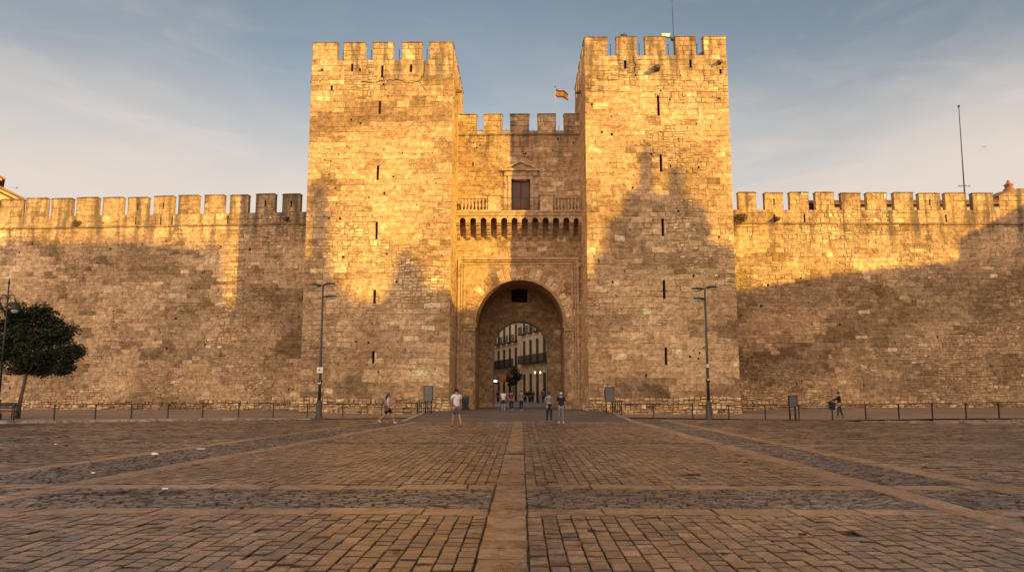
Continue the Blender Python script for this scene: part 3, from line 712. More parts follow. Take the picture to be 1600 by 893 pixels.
m.quad([(gx0, .6, gzs-.3), (gx1, .6, gzs-.3), (gx1, .6, gzc), (gx0, .6, gzc)], BASE); m.quad([(gx0, 0, gzc), (gx1, 0, gzc), (gx1, .6, gzc), (gx0, .6, gzc)], BASE)
m.quad([(gx0, 0, gzs+.1), (gx1, 0, gzs+.1), (gx1, 0, gzc), (gx0, 0, gzc)], MORT)
m.quad([(gx0, 0, gzs-.3), (gx1, 0, gzs-.3), (gx1, 8, gzs-.3), (gx0, 8, gzs-.3)], BASE)
m.quad([(gx0, 8, 12), (gx1, 8, 12), (gx1, 8, gzs-.3), (gx0, 8, gzs-.3)], BASE)
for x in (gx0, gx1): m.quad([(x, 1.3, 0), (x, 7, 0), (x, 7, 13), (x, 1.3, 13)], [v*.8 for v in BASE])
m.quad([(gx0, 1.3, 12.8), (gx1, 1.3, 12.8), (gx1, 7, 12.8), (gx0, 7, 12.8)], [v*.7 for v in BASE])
m.build('wall', GM, gate)
m = MB(); m.box(gx0, gx1, -.12, .02, gzs-.02, gzs+.13, (.25, .18, .11)); m.build('string_course', GM, gate)
for i, (a, b_) in enumerate([(717, 745), (756, 785), (797, 827), (840, 868), (881, 909)]):
    m = MB(); merlon(m, P, W(a, 190, GY).x if i else gx0+.02, W(b_, 190, GY).x if i < 4 else gx1-.02, gzc, gzt, .6, 6+i*.2); m.build('merlon', GM, gate)
m = MB()
for (px, h) in ((751, 1), (791, 1), (833, 1), (874, 1.6)):
    m = MB(); x = W(px, 190, GY).x; m.tube([(x, .9, gzs), (x, .9, gzc+.5*h)], .025, 6); m.tube([(x-.5, .9, gzc+.35), (x+.5, .9, gzc+.35)], .018, 5)
    m.build('roof_guard_rail', IRON, gate)
# voussoirs
m = MB(); nv = 25
for i in range(nv):
    a0, a1 = math.pi*i/nv+.006, math.pi*(i+1)/nv-.006; ro = ar+(1.05 if i % 2 else .82)+rng.uniform(-.05, .08); kk = rng.uniform(.9, 1.15)
    c = (.60*kk, .43*kk, .26*kk) if rng.random() < .4 else (.40*kk, .265*kk, .155*kk)
    q = [(acx-math.cos(a)*r_, azs+math.sin(a)*r_) for a, r_ in ((a0, ar), (a1, ar), (a1, ro), (a0, ro))]; d = rng.uniform(.045, .065)
    m.hexa([(x, .0, z) for x, z in q]+[(x, -d, z) for x, z in q], c)
m.build('voussoir_ring', GM, gate)
m = MB()
for r0, r1, d in ((ar-.02, ar+.10, .14), (ar+.14, ar+.19, .09)):
    for i in range(40):
        a0, a1 = math.pi*i/40, math.pi*(i+1)/40
        q = [(acx-math.cos(a)*r_, azs+math.sin(a)*r_) for a, r_ in ((a0, r0), (a1, r0), (a1, r1), (a0, r1))]; m.hexa([(x, .1, z) for x, z in q]+[(x, -d, z) for x, z in q], (.36, .25, .15))
kx = acx; m.box(kx-.28, kx+.28, -.26, .02, azs+ar-.06, azs+ar+.30, (.52, .38, .24)); m.ball((kx, -.28, azs+ar+.12), (.17, .12, .17), 8, (.5, .36, .22))
m.build('archivolt', TRIM, gate)
for s_ in (-1, 1):
    m = MB(); xe = acx+s_*ar
    for j, (hz, ext, dd) in enumerate(((.10, .10, .20), (.12, .05, .14), (.07, .08, .17), (.28, .0, .09))):
        z = azs-.02-sum((.10, .12, .07, .28)[:j]); x0, x1 = sorted((xe-s_*(ext+.0), xe+s_*(.95+ext))); m.box(x0, x1, -dd, .9, z-hz+.004, z, (.40, .285, .175))
    m.build('impost', TRIM, gate)
    m = MB(); xo = W(903 if s_ > 0 else 717, 500, GY).x                    # tall moulded frame round the arch
    zt_ = W(812, 404, GY).z
    for dx, wd, dp in ((0, .10, .16), (-s_*.20, .05, .10), (-s_*.42, .07, .08)):
        x = xo+dx; m.box(x-wd, x+wd, -dp, .02, .9, zt_-abs(dx), (.42, .29, .17))
    m.build('frame_moulding', TRIM, gate)
m = MB(); xa, xb = W(717, 404, GY).x, W(903, 404, GY).x
for dz, wd, dp in ((0, .10, .163), (-.20, .05, .103), (-.42, .06, .083)): m.box(xa-wd-dz, xb+wd+dz, -dp, .02, zt_+dz-wd, zt_+dz+wd, (.42, .29, .17))
m.build('frame_moulding', TRIM, gate)
px, py = 907, 414
m = MB(); p = W(px, py, GY); m.ball((p.x, -.12, p.z), .22, 10, (.4, .28, .17)); m.build('carved_boss', TRIM, gate)
for s_ in (-1, 1):                                                        # worn plinths
    m = MB(); x0, x1 = (gx0, acx-ar-.02) if s_ < 0 else (acx+ar+.02, gx1)
    z = 0
    for hh, dd in ((.5, .34), (.4, .25), (.2, .16)):
        x = x0
        while x < x1-.1: l = min(rng.uniform(.5, .9), x1-x); kk = rng.uniform(.7, 1.1); m.box(x+.008, x+l-.008, -dd-rng.uniform(0, .05), .02, z, z+hh-.01, (.36*kk, .25*kk, .155*kk)); x += l
        z += hh
    m.build('plinth', GM, gate)
# inner wall with the second arch
IY = 5.6; ID = GY+IY
icx = W(813, 540, ID).x; ir = (W(855, 545, ID).x-W(771, 545, ID).x)/2; izs = W(812, 502, ID).z-ir
m = MB(); Pi = lambda u, z, d: (u, IY-d, z)
wx0, wx1, wz0, wz1 = W(799, 455, ID).x, W(824, 455, ID).x, W(812, 472, ID).z, W(812, 441, ID).z
zsp = izs+ir+.35
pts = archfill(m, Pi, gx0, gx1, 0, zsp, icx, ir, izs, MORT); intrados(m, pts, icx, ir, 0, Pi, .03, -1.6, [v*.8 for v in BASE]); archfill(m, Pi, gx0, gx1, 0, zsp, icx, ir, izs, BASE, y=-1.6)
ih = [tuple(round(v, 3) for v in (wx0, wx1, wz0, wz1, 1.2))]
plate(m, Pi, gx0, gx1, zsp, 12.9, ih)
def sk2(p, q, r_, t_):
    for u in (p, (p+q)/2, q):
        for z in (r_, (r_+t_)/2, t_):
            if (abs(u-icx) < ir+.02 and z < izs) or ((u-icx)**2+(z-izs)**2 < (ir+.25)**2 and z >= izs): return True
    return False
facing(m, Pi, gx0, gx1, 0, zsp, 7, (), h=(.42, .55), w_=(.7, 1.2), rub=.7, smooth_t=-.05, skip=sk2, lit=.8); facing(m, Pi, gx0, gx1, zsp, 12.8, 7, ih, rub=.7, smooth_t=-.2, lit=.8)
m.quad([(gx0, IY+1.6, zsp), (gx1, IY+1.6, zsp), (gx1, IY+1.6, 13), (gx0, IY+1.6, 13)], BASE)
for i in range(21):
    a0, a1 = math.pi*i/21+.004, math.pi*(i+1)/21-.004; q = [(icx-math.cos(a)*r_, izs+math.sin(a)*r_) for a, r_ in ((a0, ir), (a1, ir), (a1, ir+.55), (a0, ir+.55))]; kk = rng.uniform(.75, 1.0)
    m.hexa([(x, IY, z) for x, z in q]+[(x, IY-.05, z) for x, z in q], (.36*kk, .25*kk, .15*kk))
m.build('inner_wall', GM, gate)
# machicolated balcony
BD = 1.15; by0 = W(812, 329, GY-BD).z; byA = W(812, 335.5, GY-BD).z; byB = W(812, 371, GY-.6).z
nc = 13; cxs = [W(714.5+16.25*i, 350, GY-BD).x for i in range(nc)]; cxs[0] = max(cxs[0], gx0+.15); cxs[-1] = min(cxs[-1], gx1-.15)
m = MB(); m.box(gx0+.02, gx1-.02, -BD-.16, .02, by0-.14, by0, (.44, .31, .19)); m.box(gx0+.02, gx1-.02, -BD-.08, .02, byA-.05, by0-.14, (.40, .28, .17)); m.build('balcony_slab', TRIM, gate)
for i in range(nc):
    m = MB(); x = cxs[i]; zt0 = byA-.05-.42; hh = (zt0-byB)/4; cwd = .17
    m.box(x-cwd, x+cwd, -BD, .02, zt0, byA-.05, (.46, .32, .19))
    for j in range(4):
        d = BD*(1-.25*j); z1 = zt0-j*hh; pr = [(-d, z1), (-d-.02, z1-hh*.45), (-d+.10, z1-hh+.05), (-d+.25, z1-hh), (.02, z1-hh), (.02, z1)]
        i0 = len(m.v); n_ = len(pr); m.v += [(x-cwd, y, z) for y, z in pr]+[(x+cwd, y, z) for y, z in pr]
        fs = [tuple(i0+q for q in range(n_)), tuple(i0+n_+q for q in reversed(range(n_)))]+[(i0+q, i0+n_+q, i0+n_+(q+1) % n_, i0+(q+1) % n_) for q in range(n_)]
        kk = rng.uniform(.85, 1.1)
        for f in fs: m.f.append(f); m.c.append((.45*kk, .315*kk, .19*kk)); m.m.append(0); m.sm.append(False)
        m.box(x-cwd-.02, x+cwd+.02, -d+.12, .02, z1-hh-.03, z1-hh+.03, (.30, .21, .13))
    m.build('corbel', TRIM, gate)
for a, b_ in zip(cxs, cxs[1:]):
    m = MB()
    x0, x1 = a+.17, b_-.17; cx_ = (x0+x1)/2; r_ = (x1-x0)/2; zt0 = byA-.05-.40; prev = None
    for i in range(9):
        t_ = math.pi*i/8; q = (cx_-r_*math.cos(t_), min(byA-.055, zt0+r_*math.sin(t_)*.95))
        if prev: m.hexa([(prev[0], -BD+.01, prev[1]), (q[0], -BD+.01, q[1]), (q[0], -BD+.30, q[1]), (prev[0], -BD+.30, prev[1]), (prev[0], -BD+.01, byA-.052), (q[0], -BD+.01, byA-.052), (q[0], -BD+.30, byA-.052), (prev[0], -BD+.30, byA-.052)], (.42, .29, .175))
        prev = q
    m.build('small_arch', TRIM, gate)
def gx(px, py=315, Y=GY-BD): return W(px, py, Y).x
zb1 = W(812, 308, GY-BD).z; zp1 = W(812, 303, GY-BD).z
for (a, b_) in ((719, 763), (865, 907)):
    x0, x1 = max(gx(a), gx0+.05), min(gx(b_), gx1-.05); m = MB()
    m.box(x0, x1, -BD-.06, -BD+.22, zb1-.10, zb1+.03, (.42, .30, .185)); m.box(x0, x1, -BD-.04, -BD+.2, by0, by0+.10, (.40, .28, .17)); m.build('handrail', TRIM, gate)
    n_ = 8
    for i in range(n_):
        x = x0+(x1-x0)*(i+.5)/n_; H = zb1-.10-by0-.10; z = by0+.10
        m = MB(); m.lathe([(.09, z), (.06, z+.08*H), (.055, z+.12*H), (.115, z+.35*H), (.10, z+.5*H), (.05, z+.75*H), (.07, z+.85*H), (.09, z+H)], x, -BD+.08, 10, (.46, .33, .2)); m.build('baluster', TRIM, gate)
for (a, b_) in ((763, 782), (844, 864)):
    m = MB(); x0, x1 = gx(a), gx(b_); m.box(x0, x1, -BD-.08, -BD+.45, by0, zp1-.14, (.50, .36, .225)); m.box(x0-.08, x1+.08, -BD-.16, -BD+.52, zp1-.14, zp1, (.36, .25, .15)); m.box(x0-.05, x1+.05, -BD-.12, -BD+.48, by0, by0+.12, (.44, .31, .19)); m.build('pedestal', TRIM, gate)
m = MB(); x0, x1 = gx(782), gx(844); zr = W(812, 308.5, GY-BD).z
m.tube([(x0, -BD, zr), (x1, -BD, zr)], .022, 6); m.tube([(x0, -BD, by0+.08), (x1, -BD, by0+.08)], .016, 6)
for i in range(29): x = x0+(x1-x0)*i/28; m.tube([(x, -BD, by0), (x, -BD, zr)], .011, 5, caps=False)
m.build('iron_railing', IRON, gate)
# door with frame, pediment
df = MB(); z0, z1 = by0, dz1; fx0, fx1 = dx0-.28, dx1+.28
df.box(fx0, dx0-.002, -.14, .02, z0, z1+.02, (.46, .33, .21)); df.box(dx1+.002, fx1, -.14, .02, z0, z1+.02, (.44, .31, .20)); df.box(fx0, fx1, -.16, .02, z1+.02, z1+.30, (.44, .31, .20))
df.box(fx0-.36, fx0-.03, -.08, .02, z0+.2, z1+.3, (.42, .30, .19)); df.box(fx1+.03, fx1+.36, -.08, .02, z0+.2, z1+.3, (.42, .30, .19))
zz = z1+.30; df.box(fx0-.30, fx1+.30, -.20, .02, zz, zz+.42, (.36, .26, .17)); df.box(fx0-.48, fx1+.48, -.34, .02, zz+.42, zz+.56, (.42, .3, .19))
z3 = zz+.56; c0, c1_ = fx0-.44, fx1+.44; cm_ = (c0+c1_)/2
df.extrude([(c0, z3), (c1_, z3), (cm_, z3+.62)], -.14, .02, (.34, .24, .15))
for s_, xe in ((-1, c0), (1, c1_)):
    df.hexa([(xe, -.32, z3), (xe-s_*.16, -.32, z3), (cm_, -.32, z3+.58), (cm_, -.32, z3+.70), (xe, .02, z3), (xe-s_*.16, .02, z3), (cm_, .02, z3+.58), (cm_, .02, z3+.70)], (.44, .31, .2))
for xe in (fx0-.2, fx1+.2): df.ball((xe, -.12, z1-.3), (.10, .10, .16), 8, (.42, .3, .19)); df.ball((xe, -.12, z1-.62), (.07, .08, .14), 8, (.42, .3, .19))
df.build('door_surround', TRIM, gate)
dr = MB(); dm = (dx0+dx1)/2; yy = .22; H = dz1-dz0
for a, b_ in ((dx0, dm-.01), (dm+.01, dx1)):
    dr.box(a+.01, a+.13, yy, yy+.06, dz0, dz1); dr.box(b_-.13, b_-.01, yy, yy+.06, dz0, dz1); dr.box(a+.13, b_-.13, yy+.005, yy+.055, dz1-.16, dz1); dr.box(a+.13, b_-.13, yy+.005, yy+.055, dz0, dz0+.62)
    dr.box(a+.18, b_-.18, yy-.02, yy+.01, dz0+.12, dz0+.50)
d_o = dr.build('balcony_door', DOORWOOD, gate)
gl = MB(); mu = MB()
for a, b_ in ((dx0+.14, dm-.14), (dm+.14, dx1-.14)):
    gl.box(a, b_, yy+.025, yy+.035, dz0+.62, dz1-.16)
    for i in range(1, 3): x = a+(b_-a)*i/3; mu.box(x-.012, x+.012, yy+.012, yy+.045, dz0+.62, dz1-.16)
    for i in range(1, 7): z = dz0+.62+(H-.78)*i/7; mu.box(a, b_, yy+.014, yy+.043, z-.012, z+.012)
gl.build('pane', paint('door_glass', (.085, .06, .05), .35, 0, .1), d_o); mu.build('glazing_bars', DOORWOOD, d_o)

# ------------------------------------------------------------------ flag
fp = W(868, 200, GY+1.5); ft = W(868.5, 137, GY+1.5)
fl = thing('flagpole', 'white flagpole above the gate battlements with a small drooping red and yellow flag', 'flag', (fp.x, GY+1.5, gzs-.3))
m = MB(); Hh = ft.z-(gzs-.3); m.tube([(0, 0, 0), (0, 0, Hh)], [.045, .03], 8); m.build('pole', paint('white_pole', (.75, .73, .70), .4), fl)
m = MB(); m.ball((0, 0, Hh+.05), .07, 8); m.build('finial', IRON, fl)
m = MB(); nx_, ny_ = 22, 12; L, Hf = 1.15, .72; RED, YEL = (.42, .035, .02), (.75, .42, .03)
def fpnt(i, j):
    u, v = i/nx_, j/ny_; return (.04+u*L*.93, .14*math.sin(u*8+v*1.2)*u, Hh-.06-v*Hf*(1-.12*u)-u*.42-.05*math.sin(u*7))
for i in range(nx_):
    for j in range(ny_):
        c = RED if j < 3 or j >= 9 else YEL
        if 5 <= i <= 8 and 4 <= j <= 7: c = (.42, .12, .05) if (i+j) % 2 else (.55, .3, .12)
        m.quad([fpnt(i, j), fpnt(i+1, j), fpnt(i+1, j+1), fpnt(i, j+1)], c, smooth=True)
m.build('flag', paint('flag_cloth', (1, 1, 1), .8, use_tint=True, var=.05), fl)
# mast and things on top of the right tower
p = W(1053, 60, TY+2)
mt_ = thing('antenna_mast', 'thin leaning antenna mast rising above the merlons of the right tower', 'antenna', (p.x, TY+2, zcR-1.2))
q = W(1050.5, 12, TY+2); m = MB(); hm = q.z-(zcR-1.2); m.tube([(0, 0, 0), (q.x-p.x, 0, hm)], [.045, .02], 6); m.build('pole', IRON, mt_)
m = MB(); m.ball((q.x-p.x, 0, hm+.55), .05, 6); m.tube([(q.x-p.x, 0, hm), (q.x-p.x, 0, hm+.55)], .008, 4); m.build('tip', IRON, mt_)
p = W(1041, 55, TY+.3)
cm2 = thing('security_camera', 'small white camera housing on dark bracket atop the third merlon of the right tower', 'camera', (p.x, TY+.3, ztR+.1))
m = MB(); m.box(-.35, .25, -.12, .12, .02, .22, (1, 1, 1)); m.box(-.40, .30, -.15, .15, .22, .27); m.build('housing', paint('white_housing', (.7, .68, .62), .5), cm2)
m = MB(); m.tube([(.1, 0, 0.05), (.35, -.1, -.05), (.45, -.2, -.25)], .05, 6); m.ball((.42, -.25, -.28), (.16, .16, .13), 8); m.build('bracket', IRON, cm2)
# tall aerial behind the right wall
p = W(1507, 303, 68)
ae = thing('aerial_mast', 'tall thin aerial mast with small crossbars standing behind the right wall', 'antenna', (p.x, 68, 0)); q = W(1498, 166, 68)
m = MB(); m.tube([(0, 0, 0), (0, 0, p.z)], .07, 6); m.tube([(0, 0, p.z-1), (q.x-p.x, 0, q.z)], [.06, .03], 6); m.ball((q.x-p.x, 0, q.z), .11, 8); m.build('pole', IRON, ae)
m = MB(); m.tube([(-.45, 0, p.z+.75), (.5, 0, p.z+.75)], .02, 5)
for x in (-.45, -.2, .15, .5): m.tube([(x, -.2, p.z+.75), (x, .2, p.z+.75)], .012, 4); m.tube([(x, 0, p.z+.6), (x, 0, p.z+.9)], .012, 4)
m.build('crossbar', IRON, ae)

# ------------------------------------------------------------------ foliage helper
LEAF = None
def leaf_mat(name, c):
    m, t, b = mat_base(name); g = NT(t); at = g.n('ShaderNodeAttribute', attribute_name='tint')
    cc = g.mix(1.0, at.outputs['Color'], (c[0], c[1], c[2]), 'MULTIPLY'); g.l(cc, b.inputs['Base Color']); b.inputs['Roughness'].default_value = .6
    b.inputs['Specular IOR Level'].default_value = .25
    return m
def leaves(mb, ctr, rad, n, size, r=rng, shell=.55):
    for _ in range(n):
        while True:
            v = Vector((r.uniform(-1, 1), r.uniform(-1, 1), r.uniform(-1, 1)))
            if shell < v.length < 1 or (v.length < 1 and r.random() < .25): break
        p = Vector((ctr[0]+v.x*rad[0], ctr[1]+v.y*rad[1], ctr[2]+v.z*rad[2]))
        a = Vector((r.uniform(-1, 1), r.uniform(-1, 1), r.uniform(-.6, .6))).normalized(); b_ = a.cross(Vector((r.uniform(-1, 1), r.uniform(-1, 1), r.uniform(-1, 1)))).normalized()
        s_ = size*r.uniform(.6, 1.3); k = r.uniform(.6, 1.5); mb.quad([p-a*s_, p+b_*s_*.45, p+a*s_, p-b_*s_*.45], (k, k*r.uniform(.9, 1.1), k*.9))
def tree(name, label, loc, cr_c, cr_r, ncl, nl, lsize, trunk_pts, trunk_r, seed, lm, lobes=None):
    r = random.Random(seed); t = thing(name, label, 'tree', loc); m = MB(); m.tube(trunk_pts, trunk_r, 9)
    top = Vector(trunk_pts[-1]); m2 = MB(); cl = []
    for i in range(ncl):
        while True:
            v = Vector((r.uniform(-1, 1), r.uniform(-1, 1), r.uniform(-1, 1)))
            if v.length < 1: break
        if lobes: lb = lobes[i % len(lobes)]; cl.append(Vector((lb[0]+v.x*lb[2], v.y*lb[2]*1.1+lb[3], lb[1]+v.z*lb[2]*.85))); continue
        cl.append(Vector((cr_c[0]+v.x*cr_r[0]*.85, cr_c[1]+v.y*cr_r[1]*.85, cr_c[2]+v.z*cr_r[2]*.85)))
    for i, c in enumerate(cl):
        if i % 3 == 0:
            md = top.lerp(c, .5)+Vector((r.uniform(-.2, .2), r.uniform(-.2, .2), -.15)); m.tube([top, md, c], [trunk_r[-1]*.55, trunk_r[-1]*.35, .012], 5)
        s_ = min(cr_r)*r.uniform(.12, .30); leaves(m2, c, (s_*1.25, s_*1.25, s_*.8), nl, lsize, r)
    m.build('trunk', paint('bark', (.11, .075, .05), .95, 0, .3, 8), t); m2.build('crown', lm, t); return t
LEAFM = leaf_mat('dark_leaves', (.020, .027, .012)); LEAFD = leaf_mat('dry_wall_weed', (.10, .065, .03))
p = W(27, 653, 43.3)
tree('orange_tree', 'small round dark green tree with leaning trunk at the left edge', (p.x, 43.3, .11), (.35, 0, 4.05), (2.75, 2.2, 2.05), 260, 100, .09,
     [(0, 0, -.05), (.06, 0, .8), (.18, 0, 1.6), (.32, .0, 2.5)], [.15, .11, .09, .08], 11, LEAFM, [((x-27)*.032, (653-y)*.036-.02, r_*.036*.85, d_) for x, y, r_, d_ in ((-22, 520, 27, 0), (-35, 560, 22, .4), (5, 505, 22, .5), (16, 488, 12, -.3), (62, 500, 20, .2), (50, 488, 12, 0), (88, 520, 18, .3), (106, 552, 13, 0), (40, 535, 28, -.6), (75, 557, 20, -.5), (2, 556, 24, -.4), (97, 574, 9, .1), (30, 515, 26, .2), (45, 560, 24, .3), (15, 535, 26, 0), (70, 530, 24, .2), (25, 572, 16, 0), (118, 548, 6, 0), (60, 575, 10, .2))])
def weed(name, label, x, y, z, r_, n, s, m_, seed):
    m = MB(); leaves(m, (0, 0, 0), (r_, r_*.6, r_*.8), n, s, random.Random(seed), .1); o = m.build(name, m_, loc=(x, y, z)); return tag(o, label, 'plant')
u, z = uvR(1157, 341); weed('wall_weed', 'dark dry bush growing from the right wall beside the tower', wR.location.x+u, 62.85, z, .55, 260, .09, LEAFD, 3)
u, z = uvL(123, 349); p = Vector(wL.location)+Vector((math.cos(R(-3.6)), math.sin(R(-3.6)), 0))*u; weed('wall_weed', 'reddish dry plant growing on the string course of the left wall', p.x, p.y-.25, z, .38, 160, .08, LEAFD, 5)
p = W(514, 93, TY); weed('wall_weed', 'small dark weed in the first gap of the left tower battlements', p.x, TY+.2, zcL+.15, .22, 60, .07, LEAFD, 6)
p = W(975, 55, TY); weed('wall_weed', 'low tuft of dry grass on top of the second merlon of the right tower', p.x, TY+.2, ztR+.16, .30, 220, .06, LEAFD, 8)
p = W(1097, 84, TY); weed('wall_weed', 'small weed in the last gap of the right tower battlements', p.x, TY+.2, zcR+.15, .25, 60, .06, LEAFD, 9)

# ------------------------------------------------------------------ roofs seen over the walls
STUC = paint('ochre_render', (.50, .35, .17), .95, 0, .12, 1.2); STUC2 = paint('cream_render', (.42, .35, .27), .9, 0, .15, .8)
def gable_house(label, ridge_px, eave_px, y0, depth, rz, wallm):
    E = W(*eave_px, y0); n = Vector((math.sin(rz), -math.cos(rz), 0)); Rg = WP(*ridge_px, E, n); L = (Vector((E.x, E.y, 0))-Vector((Rg.x, Rg.y, 0))).length
    t = thing('house', label, 'building', (E.x, E.y, 0), rz); zr_, ez = Rg.z, E.z
    m = MB(); m.extrude([(-2*L+.7, 0), (-.7, 0), (-.7, ez+.0), (-L, zr_-.4), (-2*L+.7, ez+.0)], 0, depth); m.build('wall', wallm, t)
    m = MB(); sl = (zr_-ez)/L
    for s_ in (0, 1):
        e = -2*L*s_
        m.hexa([(-L, -.6, zr_-.12), (e, -.6, ez-.12), (e, depth, ez-.12), (-L, depth, zr_-.12), (-L, -.6, zr_+.02), (e, -.6, ez+.02), (e, depth, ez+.02), (-L, depth, zr_+.02)])
        for i in range(int(depth/.3)): y = -.5+i*.3; m.tube([(-L, y, zr_+.04), (e, y, ez+.04)], .08, 6)
    m.build('roof', TILE, t)
    m = MB()
    for s_ in (0, 1):
        e = -2*L*s_+(.35 if s_ else -.35); ee = ez+.35*sl
        m.hexa([(-L, -.42, zr_-.42), (e, -.42, ee-.42), (e, .02, ee-.42), (-L, .02, zr_-.42), (-L, -.42, zr_-.14), (e, -.42, ee-.14), (e, .02, ee-.14), (-L, .02, zr_-.14)])
    m.build('cornice', wallm, t); return t
gable_house('ochre gabled house with tiled roof rising just behind the left wall', (-60, 264), (39, 313), 80, 8, R(36), STUC)
gable_house('higher brown tiled roof peeking in at the left edge behind the gabled house', (-60, 246), (8, 281), 98, 8, R(36), STUC)
p0, p1 = W(1262, 317, 84.5), W(1548, 317, 84.5)
t = thing('house', 'long low house, red tiled roof showing between the merlons of the right wall', 'building', ((p0.x+p1.x)/2, 80, 0)); hw = (p1.x-p0.x)/2
m = MB(); m.extrude([(0, 0), (9, 0), (9, p0.z-1.2), (0, p0.z-1.2)], -hw, hw); m.v = [(y, x, z) for x, y, z in m.v]; m.build('wall', STUC2, t)
m = MB(); e0 = (-.6, p0.z-1.4); rd = (4.5, p0.z+.05)
for (ya, za), (yb, zb) in ((e0, rd), ((9.6, e0[1]), rd)):
    m.hexa([(-hw, ya, za), (hw, ya, za), (hw, yb, zb), (-hw, yb, zb), (-hw, ya, za+.15), (hw, ya, za+.15), (hw, yb, zb+.15), (-hw, yb, zb+.15)])
for i in range(int(hw*2/.32)): x = -hw+i*.32+.1; m.tube([(x, e0[0], e0[1]+.17), (x, rd[0], rd[1]+.17)], .1, 6)
m.build('roof', TILE, t)
for px in (1340, 1383, 1391): m = MB(); x = W(px, 318, 80).x-t.location.x; m.box(x-.3, x+.3, 3.2, 3.8, p0.z-.8, p0.z+.75); m.box(x-.38, x+.38, 3.1, 3.9, p0.z+.75, p0.z+.87); m.build('chimney', STUC2, t)
p = W(1577, 303, 110)
t = thing('church', 'distant church dome with small pointed finial over the right end of the wall', 'church', (p.x, 110, 0)); k_ = 110/1200
m = MB(); m.box(-6, 6, -6, 6, 0, p.z-4); m.build('wall', STUC2, t)
m = MB(); m.lathe([(5.2, p.z-4), (5.0, p.z-2.6), (3.8, p.z-1.0), (2.0, p.z+.1), (1.2, p.z+.3)], 0, 0, 16); m.build('dome', TILE, t)
m = MB(); m.lathe([(.75, p.z+.2), (.75, p.z+.7), (.55, p.z+.75), (.5, p.z+1.2), (.7, p.z+1.3), (.35, p.z+1.6), (.2, p.z+1.8), (.25, p.z+1.9), (.04, p.z+2.1)], 0, 0, 10); m.build('lantern', TILE, t)

# ------------------------------------------------------------------ street seen through the gate
SHUT = paint('dark_shutter', (.035, .028, .022), .7)
def street_building(label, A, B, H, floors, nwin, wallm, top_extra=1.0):
    A = Vector((*A, 0)); B = Vector((*B, 0)); d = (B-A); L = d.length; ang = math.atan2(d.y, d.x)
    t = thing('street_building', label, 'building', (A.x, A.y, GZ), ang)        # local x along the facade, facade faces +y or -y
    face = 1                                                                    # facade looks towards local +y
    m = MB(); m.box(0, L, -9, 0, 0, H); m.build('wall', wallm, t)
    m = MB(); m.box(-.1, L+.1, -9.2, .45, H, H+.25); m.box(-.05, L+.05, -9, .25, H-.3, H-.002); m.build('cornice', wallm, t)
    for fz0, fz1 in floors[1:]: m = MB(); m.box(0, L, .002, .12, fz0-.28, fz0-.12); m.build('string_course', wallm, t)
    step = L/nwin
    for i in range(nwin+1): x = min(max(i*step, .22), L-.22); m = MB(); m.box(x-.13, x+.13, .003, .10, .0, H-.32); m.build('pilaster', wallm, t)
    for fi, (z0, z1) in enumerate(floors):
        for i in range(nwin):
            x = (i+.5)*step; hw_ = .62
            m = MB(); m.box(x-hw_-.15, x-hw_, .0, .09, z0, z1+.15); m.box(x+hw_, x+hw_+.15, .0, .09, z0, z1+.15); m.box(x-hw_, x+hw_, .0, .09, z1, z1+.15); o = m.build('door' if fi == 0 else 'window', wallm, t)
            m = MB(); m.box(x-hw_, x+hw_, .0, .04, z0, z1); m.build('shutter', SHUT, o)
            if fi > 0 and (fi != 1):
                m = MB(); bx0, bx1 = x-.9, x+.9; m.box(bx0, bx1, .0, .7, z0-.12, z0, (1, 1, 1)); 
                for q in range(13): xx = bx0+(bx1-bx0)*q/12; m.tube([(xx, .66, z0), (xx, .66, z0+.95)], .018, 4, caps=False)
                m.tube([(bx0, .66, z0+.95), (bx1, .66, z0+.95)], .03, 4); m.build('balcony', IRON, t)
        if fi == 1:
            m = MB(); m.box(.6, L-.6, .0, .8, z0-.08, z0)
            n_ = int((L-1.2)/.16)
            for q in range(n_+1): xx = .6+(L-1.2)*q/n_; m.tube([(xx, .76, z0), (xx, .76, z0+1.0)], .022, 4, caps=False)
            m.tube([(.6, .76, z0+1.0), (L-.6, .76, z0+1.0)], .04, 4); m.build('balcony', IRON, t)
    return t
FACE1 = paint('pale_facade', (.60, .50, .39), .9, 0, .15, .6); FACE2 = paint('cream_facade', (.62, .50, .36), .9, 0, .15, .6)
sb1 = street_building('pale street house with a long dark balcony seen on the right through the arch', (5.9, 88), (0, 107), 16.5, [(0, 3.7), (5.1, 8.2), (9.1, 12.0), (12.8, 15.2)], 7, FACE1)
sb2 = street_building('cream street house farther off on the left through the arch, under a sunlit top', (-.3, 108.5), (-7.5, 130), 12.2, [(0, 3.5), (4.9, 7.5), (8.4, 10.9)], 8, FACE2)
b3 = thing('street_building', 'tall plain house closing the far end of the street behind the others', 'building', (-13, 176, 0)); m = MB(); m.box(-12, 8, 0, 10, 0, 22); m.build('wall', FACE2, b3); m = MB(); m.box(-12.4, 8.4, -.5, 10.5, 22, 22.4); m.build('roof', TILE, b3)
b4 = thing('street_building', 'shaded shop building along the left side of the street behind the arch', 'building', (-12, 80, 0)); m = MB(); m.box(-6, 2.6, 0, 70, 0, 11); m.build('wall', FACE1, b4); m = MB(); m.box(-6.3, 3.0, -.2, 70.2, 11, 11.3); m.build('roof', TILE, b4)
b5 = thing('street_building', 'upper house rising behind the pale street house', 'building', (-3, 178, 0)); m = MB(); m.box(-2, 14, 0, 10, 0, 25); m.build('wall', FACE2, b5); m = MB(); m.box(-2.4, 14.4, -.4, 10.4, 25, 25.4); m.build('roof', TILE, b5)
p = W(802, 575, 95)
